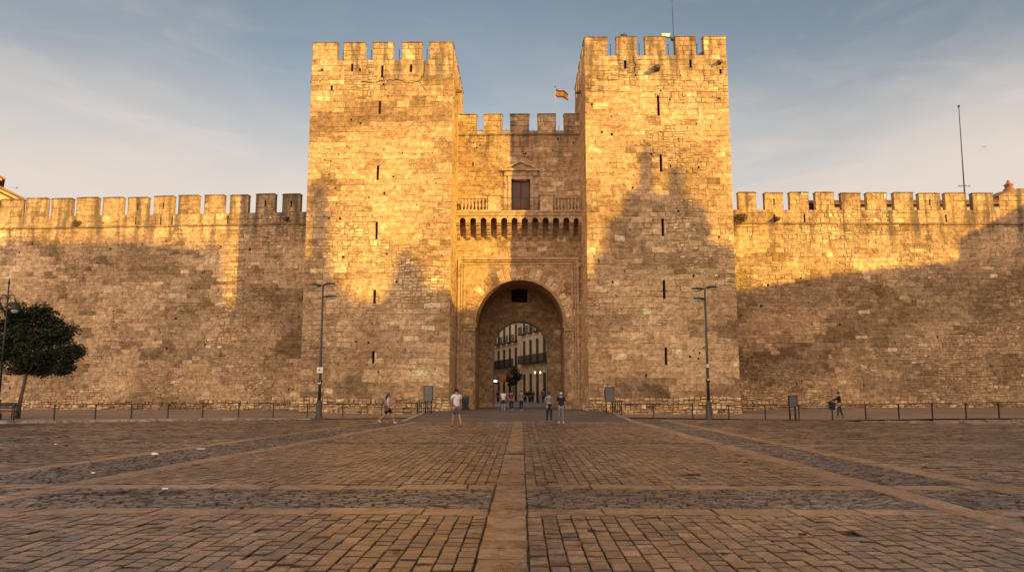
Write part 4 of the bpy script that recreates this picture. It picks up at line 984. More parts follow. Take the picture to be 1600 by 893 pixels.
tree('street_tree', 'slim dark street tree in front of the houses seen through the arch', (p.x, 95, GZ), (0, 0, 3.0), (1.1, 1.1, 1.5), 40, 70, .09, [(0, 0, -.05), (.05, 0, 1.2), (0, 0, 2.2)], [.1, .08, .06], 21, LEAFM)
# twin lit lantern, lit box sign, awning
p = W(840, 585, 90); lt = thing('street_lantern', 'small twin lantern on a dark post, both lamps lit, beyond the arch', 'street lamp', (p.x, 90, GZ))
m = MB(); m.tube([(0, 0, 0), (0, 0, 3.9)], [.07, .04], 8); m.tube([(-.32, 0, 3.75), (0, 0, 3.9), (.32, 0, 3.75)], .025, 6); m.build('post', IRON, lt)
LAMPE = emit('warm_lamp_glow', (1, .75, .45), 1.6)
for s_ in (-1, 1): m = MB(); m.lathe([(.03, 3.40), (.07, 3.43), (.09, 3.6), (.02, 3.68)], s_*.32, 0, 8); m.build('lamp', LAMPE, lt)
p = W(774, 595, 84); sg = thing('lit_sign', 'small white lit box sign on the left side just inside the arch view', 'sign', (p.x, 84, p.z))
m = MB(); m.box(-.16, .16, -.06, .06, -.11, .11); m.build('light_box', emit('white_sign_glow', (.9, .95, 1), 2.5), sg); m = MB(); m.box(-.24, .24, .062, .12, -.35, .3); m.box(-2.6, -.1, .12, .16, .0, .06); m.build('bracket', IRON, sg)
p = W(793, 589, 110); aw = thing('shop_awning', 'faded orange shop awning on the cream house through the arch', 'awning', (p.x-.2, 110.5, p.z), R(-30))
m = MB(); m.hexa([(-.75, -1.0, -.35), (.75, -1.0, -.35), (.75, .3, .3), (-.75, .3, .3), (-.75, -1.0, -.31), (.75, -1.0, -.31), (.75, .3, .34), (-.75, .3, .34)]); m.box(-.75, .75, -1.02, -.99, -.65, -.31); m.build('canopy', paint('orange_canvas', (.30, .10, .04), .8), aw)
m = MB()
for x in (-.7, .7): m.tube([(x, -1.0, -.35), (x, .3, -.3)], .02, 4); m.tube([(x, -.98, -.4), (x, -.98, -p.z+.2)], .025, 5)
m.build('frame', IRON, aw)

# ------------------------------------------------------------------ buildings behind the camera whose shadows fall on the front
TAN = math.tan(SUN_EL)
def tgt(px, py, plane):
    if plane == 'T': return W(px, py, TY)
    if plane == 'G': return W(px, py, GY)
    if plane == 'L': o = wL.location; rz = R(-3.6)
    else: o = wR.location; rz = R(1.2)
    return WP(px, py, Vector(o), Vector((math.sin(rz), -math.cos(rz), 0)))
def caster(name, label, cat, outline, wc, depth, wallm, off=0.0):
    """outline: shadow corners left to right; becomes the skyline of a real building standing across the square"""
    sk_ = []
    for (px, py, pl) in outline:
        q = tgt(px, py, pl) if isinstance(pl, str) else None
        if q is None: sk_.append((px, py)); continue
        u = q.x*P2[0]+q.y*P2[1]; ws = q.x*S2[0]+q.y*S2[1]; sk_.append((u, q.z+(wc-ws)*TAN))
    u0, u1 = sk_[0][0], sk_[-1][0]; um = (u0+u1)/2
    t = thing(name, label, cat, (um*P2[0]+wc*S2[0], um*P2[1]+wc*S2[1], 0), math.atan2(P2[1], P2[0]))
    m = MB(); m.extrude([(u0-um, -.1)]+[(u1-um, -.1)]+[(u-um, z) for u, z in reversed(sk_)], 0, -depth); m.build('wall', wallm, t)
    z_lo = min(z for _, z in sk_)
    nf = int(z_lo/3.6); nw = max(1, int((u1-u0)/3.2))
    for f in range(nf):
        for i in range(nw):
            x = u0-um+(i+.5)*(u1-u0)/nw; z = f*3.6+1.0; m = MB(); m.box(x-.6, x+.6, .005, .08, z, z+2.0); o = m.build('window', FACE2, t); m = MB(); m.box(x-.5, x+.5, .08, .1, z+.1, z+1.9); m.build('pane', GLASS, o)
    return t
BRK = paint('rendered_city_wall', (.40, .32, .24), .9, 0, .15, .5)
caster('apartment_block', 'long apartment block across the square, its roofline shading the left wall', 'building',
       [(-420, 395, 'L'), (-60, 385, 'L'), (40, 372, 'L'), (120, 380, 'L'), (200, 374, 'L'), (290, 382, 'L'), (350, 384, 'L'), (354, 470, 'L')], 34, 14, BRK)
caster('apartment_block', 'stepped houses across the square, shading the foot of the left tower', 'building',
       [(354, 478, 'L'), (373, 478, 'L'), (484, 425, 'T'), (486, 285, 'T'), (508, 288, 'T'), (516, 330, 'T'), (512, 400, 'T'), (524, 440, 'T'), (560, 472, 'T'), (596, 472, 'T'), (610, 445, 'T'), (620, 408, 'T'), (632, 388, 'T'), (644, 404, 'T'), (658, 418, 'T'), (668, 448, 'T'), (706, 458, 'T')], 30, 10, BRK)
caster('apartment_block', 'narrow house with pointed dormer across the square, shading the arch', 'building',
       [(706, 458, 'T'), (736, 480, 'G'), (758, 480, 'G'), (766, 425, 'G'), (772, 402, 'G'), (780, 425, 'G'), (790, 470, 'G'), (800, 480, 'G'), (925, 440, 'T')], 31, 10, BRK)
caster('church', 'church with stepped gable and spire whose outline is shadowed on the right tower', 'church',
       [(925, 440, 'T'), (928, 400, 'T'), (946, 392, 'T'), (946, 350, 'T'), (970, 336, 'T'), (978, 300, 'T'), (997, 294, 'T'), (999, 236, 'T'), (1009, 222, 'T'), (1019, 236, 'T'), (1021, 300, 'T'), (1043, 302, 'T'), (1044, 262, 'T'), (1066, 262, 'T'), (1068, 306, 'T'), (1100, 322, 'T'), (1110, 345, 'T'), (1112, 378, 'T'), (1150, 388, 'T')], 29, 12, BRK)
caster('apartment_block', 'flat-roofed block beside the square, its roof edge slanting shade over the right wall', 'building',
       [(1150, 388, 'T'), (1148, 454, 'R'), (1252, 437, 'R'), (1300, 428, 'R'), (1420, 416, 'R'), (1513, 405, 'R'), (1509, 380, 'R'), (1497, 373, 'R'), (1540, 352, 'R'), (1572, 334, 'R'), (1605, 316, 'R'), (1700, 290, 'R'), (1760, 330, 'R'), (2100, 330, 'R')], 14, 12, BRK)

# ------------------------------------------------------------------ street lamps
def cobra(name, label, base, Y, z0, H, heads, boxes, shade=POLE):
    t = thing(name, label, 'street lamp', (base, Y, z0), 0, 'tall grey lamp posts in front of the towers')
    m = MB(); m.lathe([(.26, 0), (.24, .08), (.20, .12), (.17, .95), (.15, 1.02), (.10, 1.08)], 0, 0, 10); m.build('base', shade, t)
    m = MB(); m.tube([(0, 0, 1.0), (0, 0, 2.6), (0, 0, H)], [.095, .08, .045], 10); m.lathe([(.10, 2.1), (.13, 2.14), (.13, 2.25), (.09, 2.3)], 0, 0, 10); m.build('pole', shade, t)
    for (dx, dz, dy) in heads:
        m = MB(); s_ = 1 if dx > 0 else -1
        m.tube([(0, 0, H+dz), (dx*.35, dy*.3, H+dz+.06), (dx*.6, dy*.5, H+dz+.04)], [.04, .035, .03], 6); m.build('arm', shade, t)
        m = MB(); m.ball((dx, dy, H+dz+.05), (.36, .22, .10), 12); o = m.build('lamp_head', shade, t)
        m = MB(); m.ball((dx+s_*.05, dy, H+dz-.02), (.30, .18, .10), 10); m.build('lens', paint('frosted_lens', (.55, .52, .46), .3), o)
    for (z, wd, hh, c, mt_) in boxes: m = MB(); m.box(-wd/2, wd/2, -.115, -.085, z, z+hh, c); m.build('notice', mt_, t)
    return t
WHT = paint('white_plate', (.72, .70, .64), .5, use_tint=True, var=.08)
p = W(498, 653, 46); H = W(505, 447, 46).z
tl = cobra('lamp_post', 'tall grey lamp post with white notice plate in front of the left tower', p.x, 46, 0, H, [(-.42, 0, -.05), (.42, .06, -.1), (.46, -.66, .15)], [(2.7, .36, .34, (.72, .70, .64), WHT), (2.05, .14, .16, (.6, .58, .52), WHT)])
m = MB(); m.ball((-.03, -.118, 2.88), (.05, .006, .05), 8); m.box(.04, .09, -.122, -.116, 2.80, 2.83); m.build('symbol', IRON, tl)
p = W(1108, 654, 45.5); H = W(1101, 452, 45.5).z
cobra('lamp_post', 'tall grey lamp post with small stickers in front of the right tower', p.x, 45.5, 0, H, [(-.40, 0, .1), (.40, .06, -.1), (-.36, -.62, -.1)], [(3.0, .15, .2, (.62, .60, .54), WHT), (2.2, .10, .16, (.5, .48, .42), WHT)])
p = W(4, 655, 41.5); H = W(12, 447, 41.5).z
t = thing('lamp_post', 'old black lamp post with hooked lantern arms at the left edge', 'street lamp', (p.x-.3, 41.5, .11))
m = MB(); m.lathe([(.22, 0), (.2, .25), (.12, .4), (.10, .9), (.13, 1.0), (.07, 1.1)], 0, 0, 10); m.tube([(0, 0, 1.0), (0, 0, H)], [.06, .035], 8); m.lathe([(.05, H), (.06, H+.1), (.01, H+.35)], 0, 0, 8); m.build('pole', IRON, t)
for s_ in (-1, 1):
    m = MB(); m.tube([(0, 0, H-1.3)]+[(s_*(.02+.21*(1-math.cos(a))), 0, H-1.0+.42*math.sin(a)) for a in (0.4, .8, 1.2, 1.6, 2.0, 2.4)]+[(s_*.44, 0, H-.95)], .022, 6); m.build('arm', IRON, t)
    m = MB(); zz = H-1.45; m.lathe([(.04, zz+.5), (.10, zz+.42), (.10, zz+.34), (.24, zz+.10), (.24, zz+.06)], s_*.44, 0, 10); o = m.build('lantern', IRON, t)
    m = MB(); m.lathe([(.10, zz-.14), (.18, zz-.04), (.18, zz+.05)], s_*.44, 0, 10); m.build('lens', paint('lantern_glass', (.4, .38, .33), .2), o)

# ------------------------------------------------------------------ railings
def zl(x): return 0.114 if x < -17 else (.114-(x+17)/4.8*.09 if x < -12.2 else .02)
def zr(x):
    for a, c_ in zip(KR, KR[1:]):
        if a[0] <= x <= c_[0]: return a[2]+(c_[2]-a[2])*(x-a[0])/(c_[0]-a[0])
    return .01 if x < 13 else .3
def railing(label, pts, hgt, mids=()):
    x0, y0, z0 = pts[0]; t = thing('railing', label, 'railing', (x0, y0, z0))
    for (x, y, z) in pts: m = MB(); m.box(x-x0-.028, x-x0+.028, y-y0-.028, y-y0+.028, z-z0-.05, z-z0+hgt); m.build('post', IRON, t)
    m = MB(); m.tube([(x-x0, y-y0, z-z0+hgt) for x, y, z in pts], .021, 6); m.build('top_rail', IRON, t); return t
LP = []
for px in (-60, 24, 87, 151, 207, 264, 318, 374, 428, 481, 536, 597, 653):
    r_ = ray(px, 620); # intersect with oblique fence line y = 41 + .545*(x+24.8)
    s_ = r_.x/r_.y; y = (41+.545*24.8)/(1-.545*s_); x = s_*y; LP.append((x, y, zl(x)))
railing('long low railing on thin posts before the left wall and left tower', LP, .82)
railing('short close-posted railing climbing the left side of the gate ramp', [(-6.86+.02*i, 50.9+1.0*i, .05+.036*i) for i in range(6)], .92)
RP = []
for px in (1020, 1081.5, 1138, 1194.6, 1247, 1299, 1351, 1402.6, 1455, 1507.5, 1558.7, 1612, 1668):
    r_ = ray(px, 620); s_ = r_.x/r_.y; y = (45.3+.5*14.2)/(1+.5*s_); x = s_*y; RP.append((x, y, zr(x)))
RP.insert(0, (6.35, 49.6, .02))
railing('long low railing on thin posts before the right tower and right wall', RP, .80)
railing('short close-posted railing climbing the right side of the gate ramp', [(6.4, 49.9+1.0*i, .05+.036*i) for i in range(6)], .92)

# ------------------------------------------------------------------ information boards, bin, bench, bag
BRD = paint('grey_board', (.12, .125, .12), .35, 0, .15, 2)
def board(label, px, py0, py1, wpx, Y, z0, rz):
    p0 = W(px, py1, Y); p1 = W(px, py0, Y); wd = wpx/1200*Y
    t = thing('information_board', label, 'sign', (p0.x, Y, z0), rz, 'grey information boards by the railings')
    a, c_ = p0.z-z0, p1.z-z0; m = MB(); m.box(-wd/2, wd/2, -.03, .03, a, c_); m.build('panel', BRD, t)
    m = MB(); m.box(-wd/2-.03, -wd/2-.002, -.05, .05, a-.03, c_+.03); m.box(wd/2+.002, wd/2+.03, -.05, .05, a-.03, c_+.03); m.box(-wd/2-.002, wd/2+.002, -.05, .05, c_+.002, c_+.03); m.box(-wd/2-.002, wd/2+.002, -.05, .05, a-.03, a-.002); m.build('frame', IRON, t)
    for s_ in (-1, 1): m = MB(); x = s_*wd*.36; m.box(x-.035, x+.035, -.035+.075, .035+.075, -.03, c_-.2); m.build('post', IRON, t)
board('grey information board behind the railing beside the left tower', 669, 603, 626, 13, 52.5, .06, R(-8))
board('grey information board behind the railing beside the right tower', 952.5, 605, 627, 14, 52.5, .06, R(10))
board('dark information board on two tall posts before the right wall', 1239, 618, 635, 13, 44.2, .03, R(14))
p = W(727.5, 638.5, 57.5)
t = thing('wheeled_bin', 'tall black wheeled rubbish bin at the foot of the left gate plinth', 'bin', (p.x, 57.3, GZ)); m = MB()
m.hexa([(-.20, -.22, .06), (.20, -.22, .06), (.20, .22, .06), (-.20, .22, .06), (-.26, -.28, .86), (.26, -.28, .86), (.26, .30, .86), (-.26, .30, .86)]); BINM = paint('black_plastic', (.018, .018, .02), .45); m.build('body', BINM, t)
m = MB(); m.hexa([(-.28, -.31, .865), (.28, -.31, .865), (.28, .33, .865), (-.28, .33, .865), (-.24, -.26, .95), (.24, -.26, .95), (.27, .33, .99), (-.27, .33, .99)]); m.tube([(-.22, .36, .93), (.22, .36, .93)], .02, 6); m.build('lid', BINM, t)
for s_ in (-1, 1): m = MB(); m.tube([(s_*.21, .22, .09), (s_*.26, .22, .09)], .09, 12); m.build('wheel', BINM, t)
t = thing('bench', 'black iron bench end at the far left edge beside the ornamental lamp post', 'bench', (-28.5, 42.3, .12), R(0)); 
m = MB()
for i in range(4): m.box(-.9, .85, -.35+i*.13, -.25+i*.13, .43, .46)
m.build('seat', paint('dark_wood_slats', (.05, .033, .022), .7, 0, .3, 5), t)
m = MB()
for i in range(3): m.box(-.9, .85, .20+i*.02, .225+i*.02, .55+i*.12, .64+i*.12)
m.build('backrest', paint('dark_wood_slats', (.05, .033, .022), .7, 0, .3, 5), t)
for x in (-.85, .8):
    m = MB(); m.tube([(x, -.38, 0), (x, -.34, .42), (x, -.36, .66), (x, .2, .68)], .025, 6); m.tube([(x, .28, 0), (x, .16, .42), (x, .28, .95)], .025, 6); m.tube([(x, -.34, .41), (x, .17, .41)], .022, 6); m.build('leg_frame', IRON, t)

# ------------------------------------------------------------------ birds, litter, drain
def bird(label, px, py, Y, s_, rz, col_):
    p = W(px, py, Y); m = MB(); m.tube([(-.22*s_, 0, 0), (-.1*s_, 0, .02*s_), (.08*s_, 0, .03*s_), (.2*s_, 0, .01*s_), (.27*s_, 0, 0)], [.01, .05*s_, .06*s_, .035*s_, .008], 8)
    t = thing('bird', label, 'bird', p, rz); bm_ = paint('bird_feathers', col_, .8); m.build('body', bm_, t)
    for q in (-1, 1):
        m = MB(); m.hexa([(-.08*s_, 0, .03*s_), (.1*s_, 0, .03*s_), (.06*s_, q*.3*s_, .14*s_), (-.07*s_, q*.3*s_, .14*s_), (-.08*s_, 0, .045*s_), (.1*s_, 0, .045*s_), (.06*s_, q*.3*s_, .152*s_), (-.07*s_, q*.3*s_, .152*s_)])
        m.hexa([(-.07*s_, q*.3*s_, .14*s_), (.06*s_, q*.3*s_, .14*s_), (-.1*s_, q*.62*s_, .08*s_), (-.13*s_, q*.62*s_, .08*s_), (-.07*s_, q*.3*s_, .15*s_), (.06*s_, q*.3*s_, .15*s_), (-.1*s_, q*.62*s_, .086*s_), (-.13*s_, q*.62*s_, .086*s_)])
        m.build('wing', bm_, t)
bird('pale gull gliding low over the left wall by the gabled roof', 25, 294, 60, .62, R(80), (.30, .27, .25))
bird('tiny dark bird high in the sky right of the aerial mast', 1538, 230, 90, .6, R(60), (.06, .05, .05))
LIT = paint('white_paper', (.75, .74, .72), .8, var=.05); DRK = paint('dark_debris', (.03, .025, .02), .9)
def gpt(px, py): r_ = ray(px, py); t_ = -CAM_Z/r_.z; return Vector((0, 0, CAM_Z))+r_*t_
def scrap(name, label, px, py, sx_, sy_, h, m_, cat, seed, group=None):
    r = random.Random(seed); p = gpt(px, py); m = MB(); n_ = 9; ring = [(math.cos(2*math.pi*i/n_)*sx_*r.uniform(.6, 1.1), math.sin(2*math.pi*i/n_)*sy_*r.uniform(.6, 1.1)) for i in range(n_)]
    b0 = [(x, y, .0) for x, y in ring]; b1 = [(x*.85, y*.85, h*r.uniform(.5, 1)) for x, y in ring]; m.quad(b0)
    for i in range(n_): k = (i+1) % n_; m.quad([b0[i], b0[k], b1[k], b1[i]]); m.quad([b1[i], b1[k], (0, 0, h*r.uniform(.5, 1.1) if False else h)])
    o = m.build(name, m_, loc=(p.x, p.y, .006)); tag(o, label, cat, group)
scrap('paper_scrap', 'crumpled white paper, largest scrap on the dark cobble stripe at left', 242, 710, .11, .07, .05, LIT, 'litter', 1)
scrap('paper_scrap', 'flat white paper strip near the far edge of the left cobble stripe', 313, 701, .15, .05, .015, LIT, 'litter', 2)
scrap('paper_scrap', 'small white scrap low on the left cobble stripe', 146, 739, .05, .035, .02, LIT, 'litter', 3)
scrap('paper_scrap', 'tiny white scrap far out on the left paving', 87, 694, .05, .04, .02, LIT, 'litter', 4)
scrap('paper_scrap', 'white scrap lying in the dark hollow of the cobbles', 258, 764, .06, .03, .02, LIT, 'litter', 5)
scrap('dark_debris', 'dark lump on the paving at the left beyond the stripe', 102, 697, .08, .05, .05, DRK, 'litter', 6)
scrap('twig', 'long dark twig lying on the right paving', 1455, 714, .34, .02, .02, DRK, 'twig', 7)
for i, (px, py, lb) in enumerate([(221, 733, 'small dark leaf on the left cobble stripe edge'), (294, 776, 'dark leaf on the left dark cobble band'), (1253, 836, 'dark leaf on the near right pavers, larger of the two'), (1130, 866, 'small dark leaf nearest the bottom on the right pavers'),
        (1165, 722, 'dark leaf by the right light stripe'), (1251, 680, 'dark leaf far out on the right cobble stripe'), (1324, 686, 'dark leaf far out on the right paving'), (925, 830, 'dark leaf right of the central slab strip'), (1166, 669, 'dark leaf before the right lamp post'),
        (790, 722, 'dark leaf on the centre slab strip beyond the drain'), (620, 861, 'dark leaf on the near left pavers')]):
    scrap('dead_leaf', lb, px, py, rng.uniform(.03, .06), rng.uniform(.02, .035), .02, DRK, 'leaf', 20+i, 'dead leaves scattered on the square')
p = gpt(807, 708.5); t = thing('drain_grate', 'dark slotted drain grate across the central slab strip', 'drain', (p.x, p.y, .004)); m = MB(); wd = 27/1200*p.y/2
m.box(-wd, wd, -.13, .13, 0, .010); m.build('tray', DRK, t); m = MB()
for i in range(11): x = -wd+(i+.5)*2*wd/11; m.box(x-.013, x+.008, -.13, .13, .011, .018)
m.build('bars', paint('cast_iron', (.10, .09, .08), .6, .4), t)

# ------------------------------------------------------------------ people
def skin_mesh(verts, edges, radii, root=0, sub=1):
    me = bpy.data.meshes.new('tmp'); me.from_pydata([tuple(v) for v in verts], edges, []); o = bpy.data.objects.new('tmp', me); col.objects.link(o)
    sk_ = o.modifiers.new('s', 'SKIN'); sk_.use_smooth_shade = True
    for i, r_ in enumerate(radii): d = me.skin_vertices[0].data[i]; d.radius = r_ if isinstance(r_, tuple) else (r_, r_); d.use_root = (i == root)
    sb = o.modifiers.new('u', 'SUBSURF'); sb.levels = sub; sb.render_levels = sub
    dg = bpy.context.evaluated_depsgraph_get(); ev = o.evaluated_get(dg); em = bpy.data.meshes.new_from_object(ev)
    vs = [tuple(v.co) for v in em.vertices]; fs = [tuple(p.vertices) for p in em.polygons]
    bpy.data.objects.remove(o); bpy.data.meshes.remove(me); bpy.data.meshes.remove(em); return vs, fs
def add(mb, vf, c=(1, 1, 1)):
    i = len(mb.v); mb.v += vf[0]
    for f in vf[1]: mb.f.append(tuple(i+k for k in f)); mb.c.append(c); mb.m.append(0); mb.sm.append(True)
PM = {}
def cloth(c, v=.12):
    k = tuple(c)
    if k not in PM: PM[k] = paint('cloth', c, .85, 0, v, 14, .2)
    return PM[k]
SKIN = paint('skin', (.36, .19, .12), .6, 0, .08, 10); HAIRD = paint('dark_hair', (.02, .014, .011), .6, 0, .2, 20)
def person(label, loc, rz, h, top=(.6, .6, .6), bottom=(.05, .05, .06), shoes=(.6, .6, .6), legs=((4, 4), (-4, 2)), arms=((5, 15), (-5, 15)), shorts=False, hair='short', sleeve=.5, hat=None, stripes=None, extra=None, spread=.09, female=False, group=None, hairm=None):
    """faces local +y. legs: (hip swing, knee bend) for left,right; arms: (swing, elbow bend)"""
    t = thing('person', label, 'person', loc, rz, group); k = h/1.75; V = Vector
    hip = .92; sh = 1.42; sw = .185 if not female else .165
    J = {'pel': V((0, 0, .95)), 'waist': V((0, 0, 1.10)), 'chest': V((0, 0, 1.30)), 'nb': V((0, -.01, 1.46)), 'nk': V((0, .01, 1.53)), 'hd': V((0, .03, 1.63)), 'tp': V((0, .02, 1.72))}
    vs = [J[n] for n in ('pel', 'waist', 'chest', 'nb', 'nk', 'hd', 'tp')]; rd = [(.155, .115), (.135, .10), (.16, .11), (.10, .075), (.055, .055), (.078, .095), (.05, .06)]; ed = [(i, i+1) for i in range(6)]
    Lg = []; Am = []
    for s_, (sw_, kb) in zip((-1, 1), legs):
        a = R(sw_); b_ = R(sw_-kb); hj = V((s_*.09, 0, hip)); kn = hj+V((s_*(spread-.09)*.5, math.sin(a)*.44, -math.cos(a)*.44)); an = kn+V((s_*(spread-.09)*.5, math.sin(b_)*.42, -math.cos(b_)*.42)); fp_ = R(min(0, sw_-kb)*1.0)
        toe = an+V((s_*.02, math.cos(fp_)*.15, -.045+math.sin(fp_)*.15)); heel = an+V((0, -.05, -.035)); Lg.append((hj, kn, an, toe, heel)); i = len(vs)
        vs += [hj, hj.lerp(kn, .5), kn, kn.lerp(an, .35), an, toe]; rd += [.10, .083, .058, .060, .038, (.036, .028)]; ed += [(0, i), (i, i+1), (i+1, i+2), (i+2, i+3), (i+3, i+4), (i+4, i+5)]
    for s_, ar_ in zip((-1, 1), arms):
        sw_, eb = ar_[0], ar_[1]; out = ar_[2] if len(ar_) > 2 else 8; inn = ar_[3] if len(ar_) > 3 else 0
        a = R(sw_); b_ = R(sw_+eb); o_ = math.sin(R(out)); sj = V((s_*sw, 0, sh)); el = sj+V((s_*o_*.28, math.sin(a)*.28, -math.cos(a)*.28*math.cos(R(out)))); dirf = V((s_*(o_*.4-inn), math.sin(b_), -math.cos(b_))).normalized(); wr = el+dirf*.25; pm = wr+dirf*.07; Am.append((sj, el, wr, pm, dirf, s_)); i = len(vs)
        vs += [sj, sj.lerp(el, .5), el, wr, pm]; rd += [.062, .050, .040, .027, (.036, .02)]; ed += [(3, i), (i, i+1), (i+1, i+2), (i+2, i+3), (i+3, i+4)]
    body = MB(); add(body, skin_mesh(vs, ed, rd, 0, 2))
    for (sj, el, wr, pm, df, s_) in Am:                                       # five fingers, slightly curled
        side = df.cross(V((s_, 0, 0))).normalized(); q = V((0, 0, 0)); inw = V((-s_, 0, 0))
        for j, (off, ln) in enumerate(((-.028, .068), (-.010, .078), (.009, .073), (.026, .058))):
            b0 = pm+side*off; b1 = b0+df*ln*.55+inw*.006; b2 = b1+(df*.8+inw*.6).normalized()*ln*.5; body.tube([b0-df*.02, b0, b1, b2], [.009, .009, .008, .006], 6)
        b0 = wr+df*.03-side*.03; body.tube([b0, b0-side*.02+df*.025, b0-side*.025+df*.06+inw*.01], [.011, .010, .007], 6)
    hd = J['hd']
    body.ball(hd+V((0, .005, .01)), (.074, .092, .112), 12); body.tube([hd+V((0, .09, .02)), hd+V((0, .118, -.012)), hd+V((0, .092, -.022))], [.010, .015, .008], 6)
    for s_ in (-1, 1): body.ball(hd+V((s_*.076, .0, .0)), (.012, .022, .032), 6)
    body.tube([hd+V((-.022, .094, -.052)), hd+V((0, .10, -.053)), hd+V((.022, .094, -.052))], .007, 5)
    bo = body.build('body', SKIN, t)
    m = MB()
    for s_ in (-1, 1): m.ball(hd+V((s_*.030, .088, .018)), (.011, .008, .008), 8)
    m.build('eyes', HAIRD, t)
    def chain(name, vv, rr, ee, mt_, root=0, sub=1): m = MB(); add(m, skin_mesh(vv, ee, rr, root, sub)); return m.build(name, mt_, t)
    # shirt
    vv = [J['pel']+V((0, 0, -.07)), J['waist'], J['chest'], J['nb']+V((0, 0, -.02))]; rr = [(.185, .145), (.155, .118), (.182, .128), (.095, .08)]; ee = [(0, 1), (1, 2), (2, 3)]
    for (sj, el, wr, pm, df, s_) in Am:
        i = len(vv); f = sleeve
        if f <= .5: vv += [sj, sj.lerp(el, f*1.6)]; rr += [.085, .070]; ee += [(3, i), (i, i+1)]
        else: vv += [sj, sj.lerp(el, .5), el, el.lerp(wr, .95 if f >= 1 else .2)]; rr += [.08, .066, .056, .040]; ee += [(3, i), (i, i+1), (i+1, i+2), (i+2, i+3)]
    m = MB(); add(m, skin_mesh(vv, ee, rr, 0, 2))
    if stripes:
        for i, f in enumerate(m.f):
            zc_ = sum(m.v[v_][2] for v_ in f)/len(f); m.c[i] = stripes[int(zc_/.045) % 2]
        m.build('shirt', paint('striped_cloth', (1, 1, 1), .85, use_tint=True, var=.08), t)
    else: m.build('shirt', cloth(top), t)
    # trousers or shorts
    vv = [J['pel']+V((0, 0, .02)), J['pel']+V((0, 0, -.06))]; rr = [(.165, .125), (.170, .130)]; ee = [(0, 1)]
    for (hj, kn, an, toe, heel) in Lg:
        i = len(vv)
        if shorts: vv += [hj+V((0, 0, -.03)), hj.lerp(kn, .5), hj.lerp(kn, .85)]; rr += [.115, .108, .100]; ee += [(1, i), (i, i+1), (i+1, i+2)]
        else: vv += [hj+V((0, 0, -.03)), hj.lerp(kn, .5), kn, kn.lerp(an, .5), an+V((0, 0, .03))]; rr += [.112, .098, .080, .070, .062]; ee += [(1, i), (i, i+1), (i+1, i+2), (i+2, i+3), (i+3, i+4)]
    chain('shorts' if shorts else 'trousers', vv, rr, ee, cloth(bottom), 0, 1)
    for (hj, kn, an, toe, heel) in Lg:
        m = MB(); add(m, skin_mesh([heel, an+V((0, .04, -.04)), toe+V((0, .01, 0))], [(0, 1), (1, 2)], [(.042, .045), (.046, .04), (.046, .028)], 0, 1)); m.build('shoe', cloth(shoes), t)
    hm = hairm or HAIRD; m = MB()
    if hair != 'none':
        m.ball(hd+V((0, -.018, .035)), (.084, .092, .098), 12)
        if hair == 'long': m.tube([hd+V((0, -.05, .04)), hd+V((0, -.085, -.05)), hd+V((0, -.12, -.20)), hd+V((0, -.13, -.36))], [.08, .085, .08, .035], 10)
        if hair == 'mid': m.tube([hd+V((0, -.04, .03)), hd+V((0, -.06, -.06)), hd+V((0, -.07, -.13))], [.082, .08, .05], 10)
        m.build('hair', hm, t)
    if hat:
        m = MB(); m.ball(hd+V((0, -.005, .055)), (.094, .105, .080), 12); yb = hat[1]; m.hexa([hd+V((-.07, yb*.05, .045)), hd+V((.07, yb*.05, .045)), hd+V((.05, yb*.19, .035)), hd+V((-.05, yb*.19, .035)), hd+V((-.07, yb*.05, .06)), hd+V((.07, yb*.05, .06)), hd+V((.05, yb*.19, .045)), hd+V((-.05, yb*.19, .045))]); m.build('cap', cloth(hat[0]), t)
    zmin = min(v[3].z for v in Lg)
    t.scale = (k, k, k); return t, J, Am
def fx(px, py, z0=0.0):
    r_ = ray(px, py); t_ = (z0-CAM_Z)/r_.z; p = Vector((0, 0, CAM_Z))+r_*t_; return p
p = fx(606, 662.5); t, _, Am = person('long-haired woman in pale top and black shorts walking right before the left tower', (p.x, p.y, .0), R(-84), 1.52, (.55, .45, .50), (.012, .012, .016), (.7, .68, .66), legs=((30, 12), (-24, 28)), arms=((20, 70), (10, 60)), shorts=True, hair='long', sleeve=.4, female=True)
m = MB(); m.tube([(0, .01, 1.46), (.12, -.07, 1.2), (.17, -.05, .95)], .018, 6); m.box(.10, .24, -.22, -.02, .88, 1.08); m.build('shoulder_bag', cloth((.22, .05, .06)), t)
p = fx(713, 666.5); person('man in white t-shirt, grey shorts and dark cap standing with legs apart', (p.x, p.y, 0), R(28), 1.74, (.66, .66, .68), (.10, .10, .105), (.06, .05, .05), legs=((10, 3), (-10, 6)), arms=((25, 55, 14, .3), (20, 50, 14, .3)), shorts=True, sleeve=.4, hat=((.02, .02, .022), 1), spread=.16)
p = fx(858, 659.5); t, _, _ = person('man in grey striped t-shirt and blue jeans with waist pouch, seen from behind', (p.x, p.y, 0), R(5), 1.58, (.3, .3, .3), (.022, .03, .055), (.02, .02, .022), legs=((3, 2), (-3, 4)), arms=((16, 35), (2, 12)), sleeve=.45, stripes=((.30, .27, .25), (.09, .08, .085)), spread=.13)
m = MB(); m.ball((.04, -.16, 1.0), (.14, .07, .09), 10); m.tube([(-.17, 0, 1.02), (-.1, -.13, 1.0), (.1, -.13, 1.0), (.17, 0, 1.02)], .015, 5); m.build('waist_pouch', cloth((.05, .02, .025)), t)
p = fx(877, 659.5); person('person in navy t-shirt, grey trousers and white cap worn backwards, right of the pair', (p.x, p.y, 0), R(-4), 1.56, (.012, .016, .05), (.15, .16, .17), (.72, .71, .70), legs=((3, 2), (-3, 4)), arms=((4, 14), (-2, 12)), sleeve=.45, hat=((.62, .58, .52), -1), spread=.13)
FAR = 'walkers in the gateway'
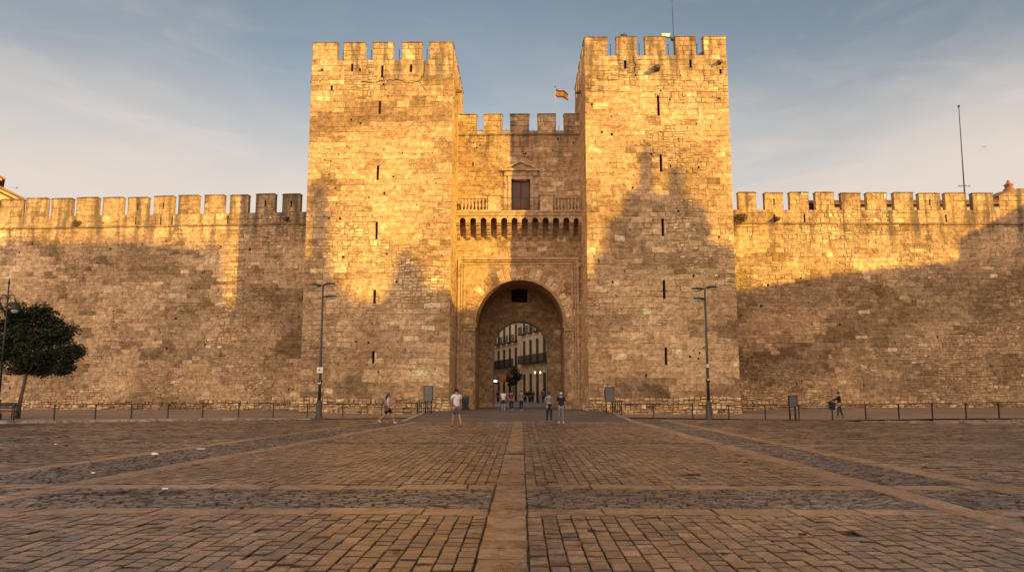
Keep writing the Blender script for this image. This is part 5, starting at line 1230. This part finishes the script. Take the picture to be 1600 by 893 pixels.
for (px, py, lb, kw) in [
    (786.5, 640.5, 'walker in white top and dark shorts, leftmost of the three in the gateway', dict(top=(.62, .55, .50), bottom=(.02, .02, .025), shoes=(.3, .28, .26), shorts=True, hair='mid', female=True, legs=((6, 4), (-6, 6)))),
    (798.8, 640.5, 'walker in dark brown top and trousers, middle of the three in the gateway', dict(top=(.07, .045, .04), bottom=(.03, .02, .03), shoes=(.5, .45, .42), hair='mid', female=True, legs=((5, 3), (-8, 6)))),
    (814.5, 640.5, 'walker in blue-grey jacket with a dark bag, rightmost of the three in the gateway', dict(top=(.10, .13, .15), bottom=(.015, .015, .02), shoes=(.45, .4, .4), hair='short', sleeve=1, legs=((8, 3), (-8, 8)), arms=((10, 60), (5, 50))))]:
    p = fx(px, py, GZ); person(lb, (p.x, p.y, GZ), R(rng.uniform(-8, 8)), 1.46, group=FAR, **kw)
FG = 'distant walkers in the street behind the arch'
for (px, lb, tp, bt, hh) in [(821.5, 'distant dark figure nearest the three walkers in the street', (.03, .03, .035), (.02, .02, .025), 1.5), (827, 'distant walker in black, second of the far group in the street', (.018, .018, .02), (.02, .02, .02), 1.55),
        (833, 'distant walker in dark grey, centre of the far group in the street', (.05, .05, .055), (.015, .015, .02), 1.5), (842.5, 'distant child in orange top far down the street', (.42, .22, .12), (.3, .17, .1), 1.05), (848.5, 'distant walker in grey jacket behind the striped man', (.14, .15, .18), (.03, .03, .04), 1.6),
        (778, 'dark distant figure near the left edge of the inner arch', (.02, .02, .02), (.02, .02, .02), 1.5)]:
    p = fx(px, 628.5, GZ); person(lb, (p.x, p.y, GZ), R(rng.uniform(-40, 40)), hh, tp, bt, (.05, .05, .05), sleeve=1, group=FG, legs=((8, 3), (-8, 6)))
p = fx(1312.5, 653, .05); zz = zr(p.x)
t, _, _ = person('man in dark jacket and jeans at the right railing, holding a dark bag', (p.x, p.y, zz), R(72), 1.50, (.016, .017, .022), (.035, .045, .065), (.05, .05, .05), sleeve=1, legs=((12, 4), (-10, 6)), arms=((50, 35), (45, 40)), hat=((.02, .02, .02), 1))
m = MB(); m.hexa([(-.12, -.10, -.40), (.12, -.10, -.40), (.11, .10, -.40), (-.11, .10, -.40), (-.17, -.12, -.02), (.17, -.12, .02), (.17, .12, .02), (-.17, .12, -.02)]); m.tube([(-.2, 0, .03), (-.05, 0, .14), (.2, 0, .10)], .02, 6); m.hexa([(-.26, -.11, .0), (.02, -.11, .025), (.02, .11, .025), (-.26, .11, .0), (-.22, -.10, .06), (.02, -.10, .09), (.02, .10, .09), (-.22, .10, .06)])
o = m.build('bag', cloth((.02, .022, .025)), loc=(p.x-.38, p.y+.12, zz+.86)); tag(o, 'dark bag held over the right railing by the man in the dark jacket', 'bag')
